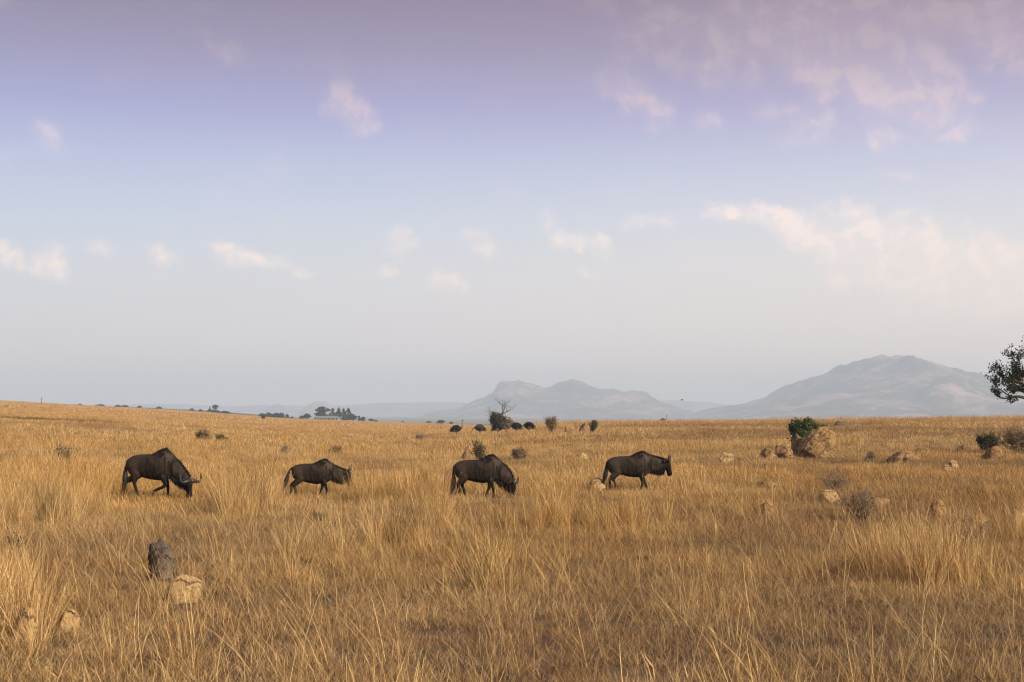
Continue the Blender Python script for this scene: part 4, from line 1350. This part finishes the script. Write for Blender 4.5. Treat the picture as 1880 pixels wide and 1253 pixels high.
colm = box(Builder(), -.16, .16, -.16, .16, -.2, 1.85).mesh("column")
winm = box(Builder(), -.5, .5, 0, .08, .6, 1.5).mesh("window")
for i in range(10):
    c = link("column", colm, M_WHITE, house, smooth=False)
    c.location = (-hw + .3 + i * (2 * hw - .6) / 9, .1, 0)
for i in range(6):
    c = link("window", winm, M_GLASS, house, smooth=False)
    c.location = (-hw + 1.4 + i * (2 * hw - 2.8) / 5, 1.56, 0)
tag(house, "long low farmhouse with white columns under the far grove", "house")

pp = onground(77, 800)
kk = F_PX / 800
poleh = CAM_Z + (HORIZON - 731) / kk - pp.z
pole = empty("utility_pole", pp)
link("post", Builder().tube([(0, 0, -.3), (0, 0, poleh * .5), (0, 0, poleh)], [.20, .18, .15], 8).mesh("post"), M_BARK, pole)
link("crossarm", box(Builder(), -.55, .55, -.08, .08, poleh - .45, poleh - .28).mesh("crossarm"), M_BARK, pole, smooth=False)
tag(pole, "thin pole standing alone on the left skyline", "pole")

# small bird in flight above the right shoulder of the twin-humped mountain
Yb = 160.0
bird = empty("bird", ((1252 - 940) / F_PX * Yb, Yb, CAM_Z + (HORIZON - 735) / F_PX * Yb))
bb = Builder().loft([(-.16, 0, 0), (-.08, 0, .01), (.04, 0, .015), (.12, 0, .02), (.17, 0, .015)], [.015, .035, .045, .03, .008], [.012, .035, .045, .03, .008], 8)
link("body", bb.mesh("body"), M_HAIR, bird)
for sg in (-1, 1):
    wv = [(.06, sg * .03, .02), (-.05, sg * .03, .02), (-.04, sg * .16, .09), (.05, sg * .15, .10), (-.06, sg * .30, .05), (.0, sg * .28, .06)]
    wv = [Vector(q) for q in wv] + [Vector(q) + Vector((0, 0, .008)) for q in wv]
    link("wing", mesh_np("wing", wv, [(0, 1, 2, 3), (3, 2, 4, 5), (9, 8, 7, 6), (11, 10, 8, 9)]), M_HAIR, bird)
tag(bird, "small dark bird flying left of the tall hazy mountain", "bird")

# ------------------------------------------------------------------ scatter the grass
short_c = proto_collection("short_tufts", [blades(60, .24, .06, .30, (-.1, 0), .6, .0048, 200 + i, .5) for i in range(7)])
tall_c = proto_collection("tall_tufts", [blades(66, .10, .45, 1.0, (-.09, -.02), .11, .0046, 300 + i, .13, .25, .8) for i in range(9)])
sparse_c = proto_collection("sparse_stems", [blades(12, .22, .40, .95, (-.14, -.02), .18, .0045, 350 + i, .2, .3) for i in range(6)])
mid_c = proto_collection("mid_tufts", [blades(80, .42, .10, .42, (-.14, 0), .28, .0085, 400 + i, .25, .1) for i in range(7)])
midtall_c = proto_collection("mid_tall_tufts", [blades(34, .20, .30, .75, (-.10, 0), .15, .0085, 450 + i, .16, .2) for i in range(6)])
far_c = proto_collection("far_tufts", [blades(80, 1.0, .15, .58, (-.12, 0), .22, .022, 500 + i, .2) for i in range(6)])
vfar_c = proto_collection("plain_tufts", [blades(80, 3.0, .25, .6, (-.1, 0), .2, .07, 600 + i, .2) for i in range(5)])

def go(name, label, X, Y, coll, nvar, smin, smax, yawr, lushy, flip=.15, grow=.5, low=False):
    n = len(X)
    Z = terrain(X, Y)
    yaw = rng.normal(0, yawr, n) + np.where(rng.uniform(0, 1, n) < flip, np.pi, 0)
    return scatter(name, label, np.stack([X, Y, Z], -1), yaw, rng.normal(0, .06, n), rng.uniform(smin, smax, n) * (1 - grow * .6 + grow * lushy) * (low_zone(X, Y) if low else 1.0),
                   rng.integers(0, nvar, n), tints(X, Y, lushy), coll)

U = lambda a: rng.uniform(0, 1, len(a))
X, Y = field(8, 36, 30, .42); k = keep_clear(X, Y, .8); X, Y = X[k], Y[k]
go("short_grass", "short matted dry grass covering the foreground", X, Y, short_c, 7, .75, 1.35, 3.0, np.clip(lush(X, Y) * .8 + .05, 0, 1), 0.5, low=True)
X, Y = field(8, 40, 15, .42); l = lush(X, Y); k = (U(X) < sstep(.46, .80, l)) & keep_tall(X, Y); X, Y, l = X[k], Y[k], l[k]
go("tall_grass", "tall golden grass stems standing in clumps in the foreground", X, Y, tall_c, 9, .68, 1.22, .5, np.clip(l + .15, 0, 1))
X, Y = field(8, 46, 9, .42); l = lush(X, Y); k = (U(X) < .4 + .3 * l) & keep_tall(X, Y); X, Y, l = X[k], Y[k], l[k]
go("grass_stems", "thin single golden grass stems scattered through the foreground", X, Y, sparse_c, 6, .55, 1.15, .6, np.clip(l + .4, 0, 1))
X, Y = field(33, 98, 8.0, .41); l = lush(X, Y); k = keep_clear(X, Y, .95); X, Y, l = X[k], Y[k], l[k]
go("meadow_grass", "knee-high golden grass around the wildebeest", X, Y, mid_c, 7, .65, 1.15, .6, np.clip(l + .05, 0, 1), low=True)
X, Y = field(36, 98, 2.6, .41); l = lush(X, Y); k = (U(X) < .12 + .88 * sstep(.5, .85, l)) & keep_tall(X, Y); X, Y, l = X[k], Y[k], l[k]
go("meadow_stems", "taller pale grass clumps between the wildebeest", X, Y, midtall_c, 6, .65, 1.1, .5, np.clip(l + .15, 0, 1))
X, Y = field(88, 330, 1.15, .40); k = keep_clear(X, Y, .9); X, Y = X[k], Y[k]; l = lush(X * .6, Y * .35)
l = np.clip(l - .55 * sstep(0, 6, X) * sstep(.15, .45, fbm2(X / 26, Y / 9, 71, 2)) * (Y < 190), 0, 1)
go("distant_grass", "golden grass on the rise around the ostriches", X, Y, far_c, 6, .75, 1.15, .6, np.clip(l + .05, 0, 1))
X, Y = field(172, 222, .5, .40); k = X > -8; X, Y = X[k], Y[k]
go("crest_grass", "tall wispy grass along the top of the right-hand rise", X, Y, midtall_c, 6, 1.0, 1.7, .6, lush(X, Y))
X, Y = field(320, 940, .11, .40, tmax=.02); l = lush(X * .2, Y * .1)
go("plain_grass", "pale golden grass of the far left plain", X, Y, vfar_c, 5, .8, 1.2, .6, np.clip(l + .25, 0, 1))
X, Y = [], []
for (fx, fy) in FLOCK:
    for i in range(46):
        X.append(fx + rng.uniform(-2.2, 2.2)); Y.append(fy - rng.uniform(0.3, 9.0))
X, Y = np.array(X), np.array(Y)
go("ostrich_grass", "taller golden grass hiding the legs of the ostriches", X, Y, midtall_c, 6, .9, 1.35, .6, np.full(len(X), .75))
# dark grass line across the left plain
X, Y = [], []
for i in range(150):
    q = i / 149
    h_ = hit(15 + 200 * q, 770.5 + 9.5 * q + rng.normal(0, .5))
    X.append(h_.x + rng.normal(0, .8)); Y.append(h_.y)
X, Y = np.array(X), np.array(Y)
n = len(X)
scatter("dark_grass", "thin dark line of greenish grass across the left plain", np.stack([X, Y, terrain(X, Y)], -1), rng.uniform(0, 6, n), np.zeros(n),
        rng.uniform(.7, 1.3, n), rng.integers(0, 6, n), np.tile(np.array([[.17, .135, .065]]), (n, 1)), far_c)
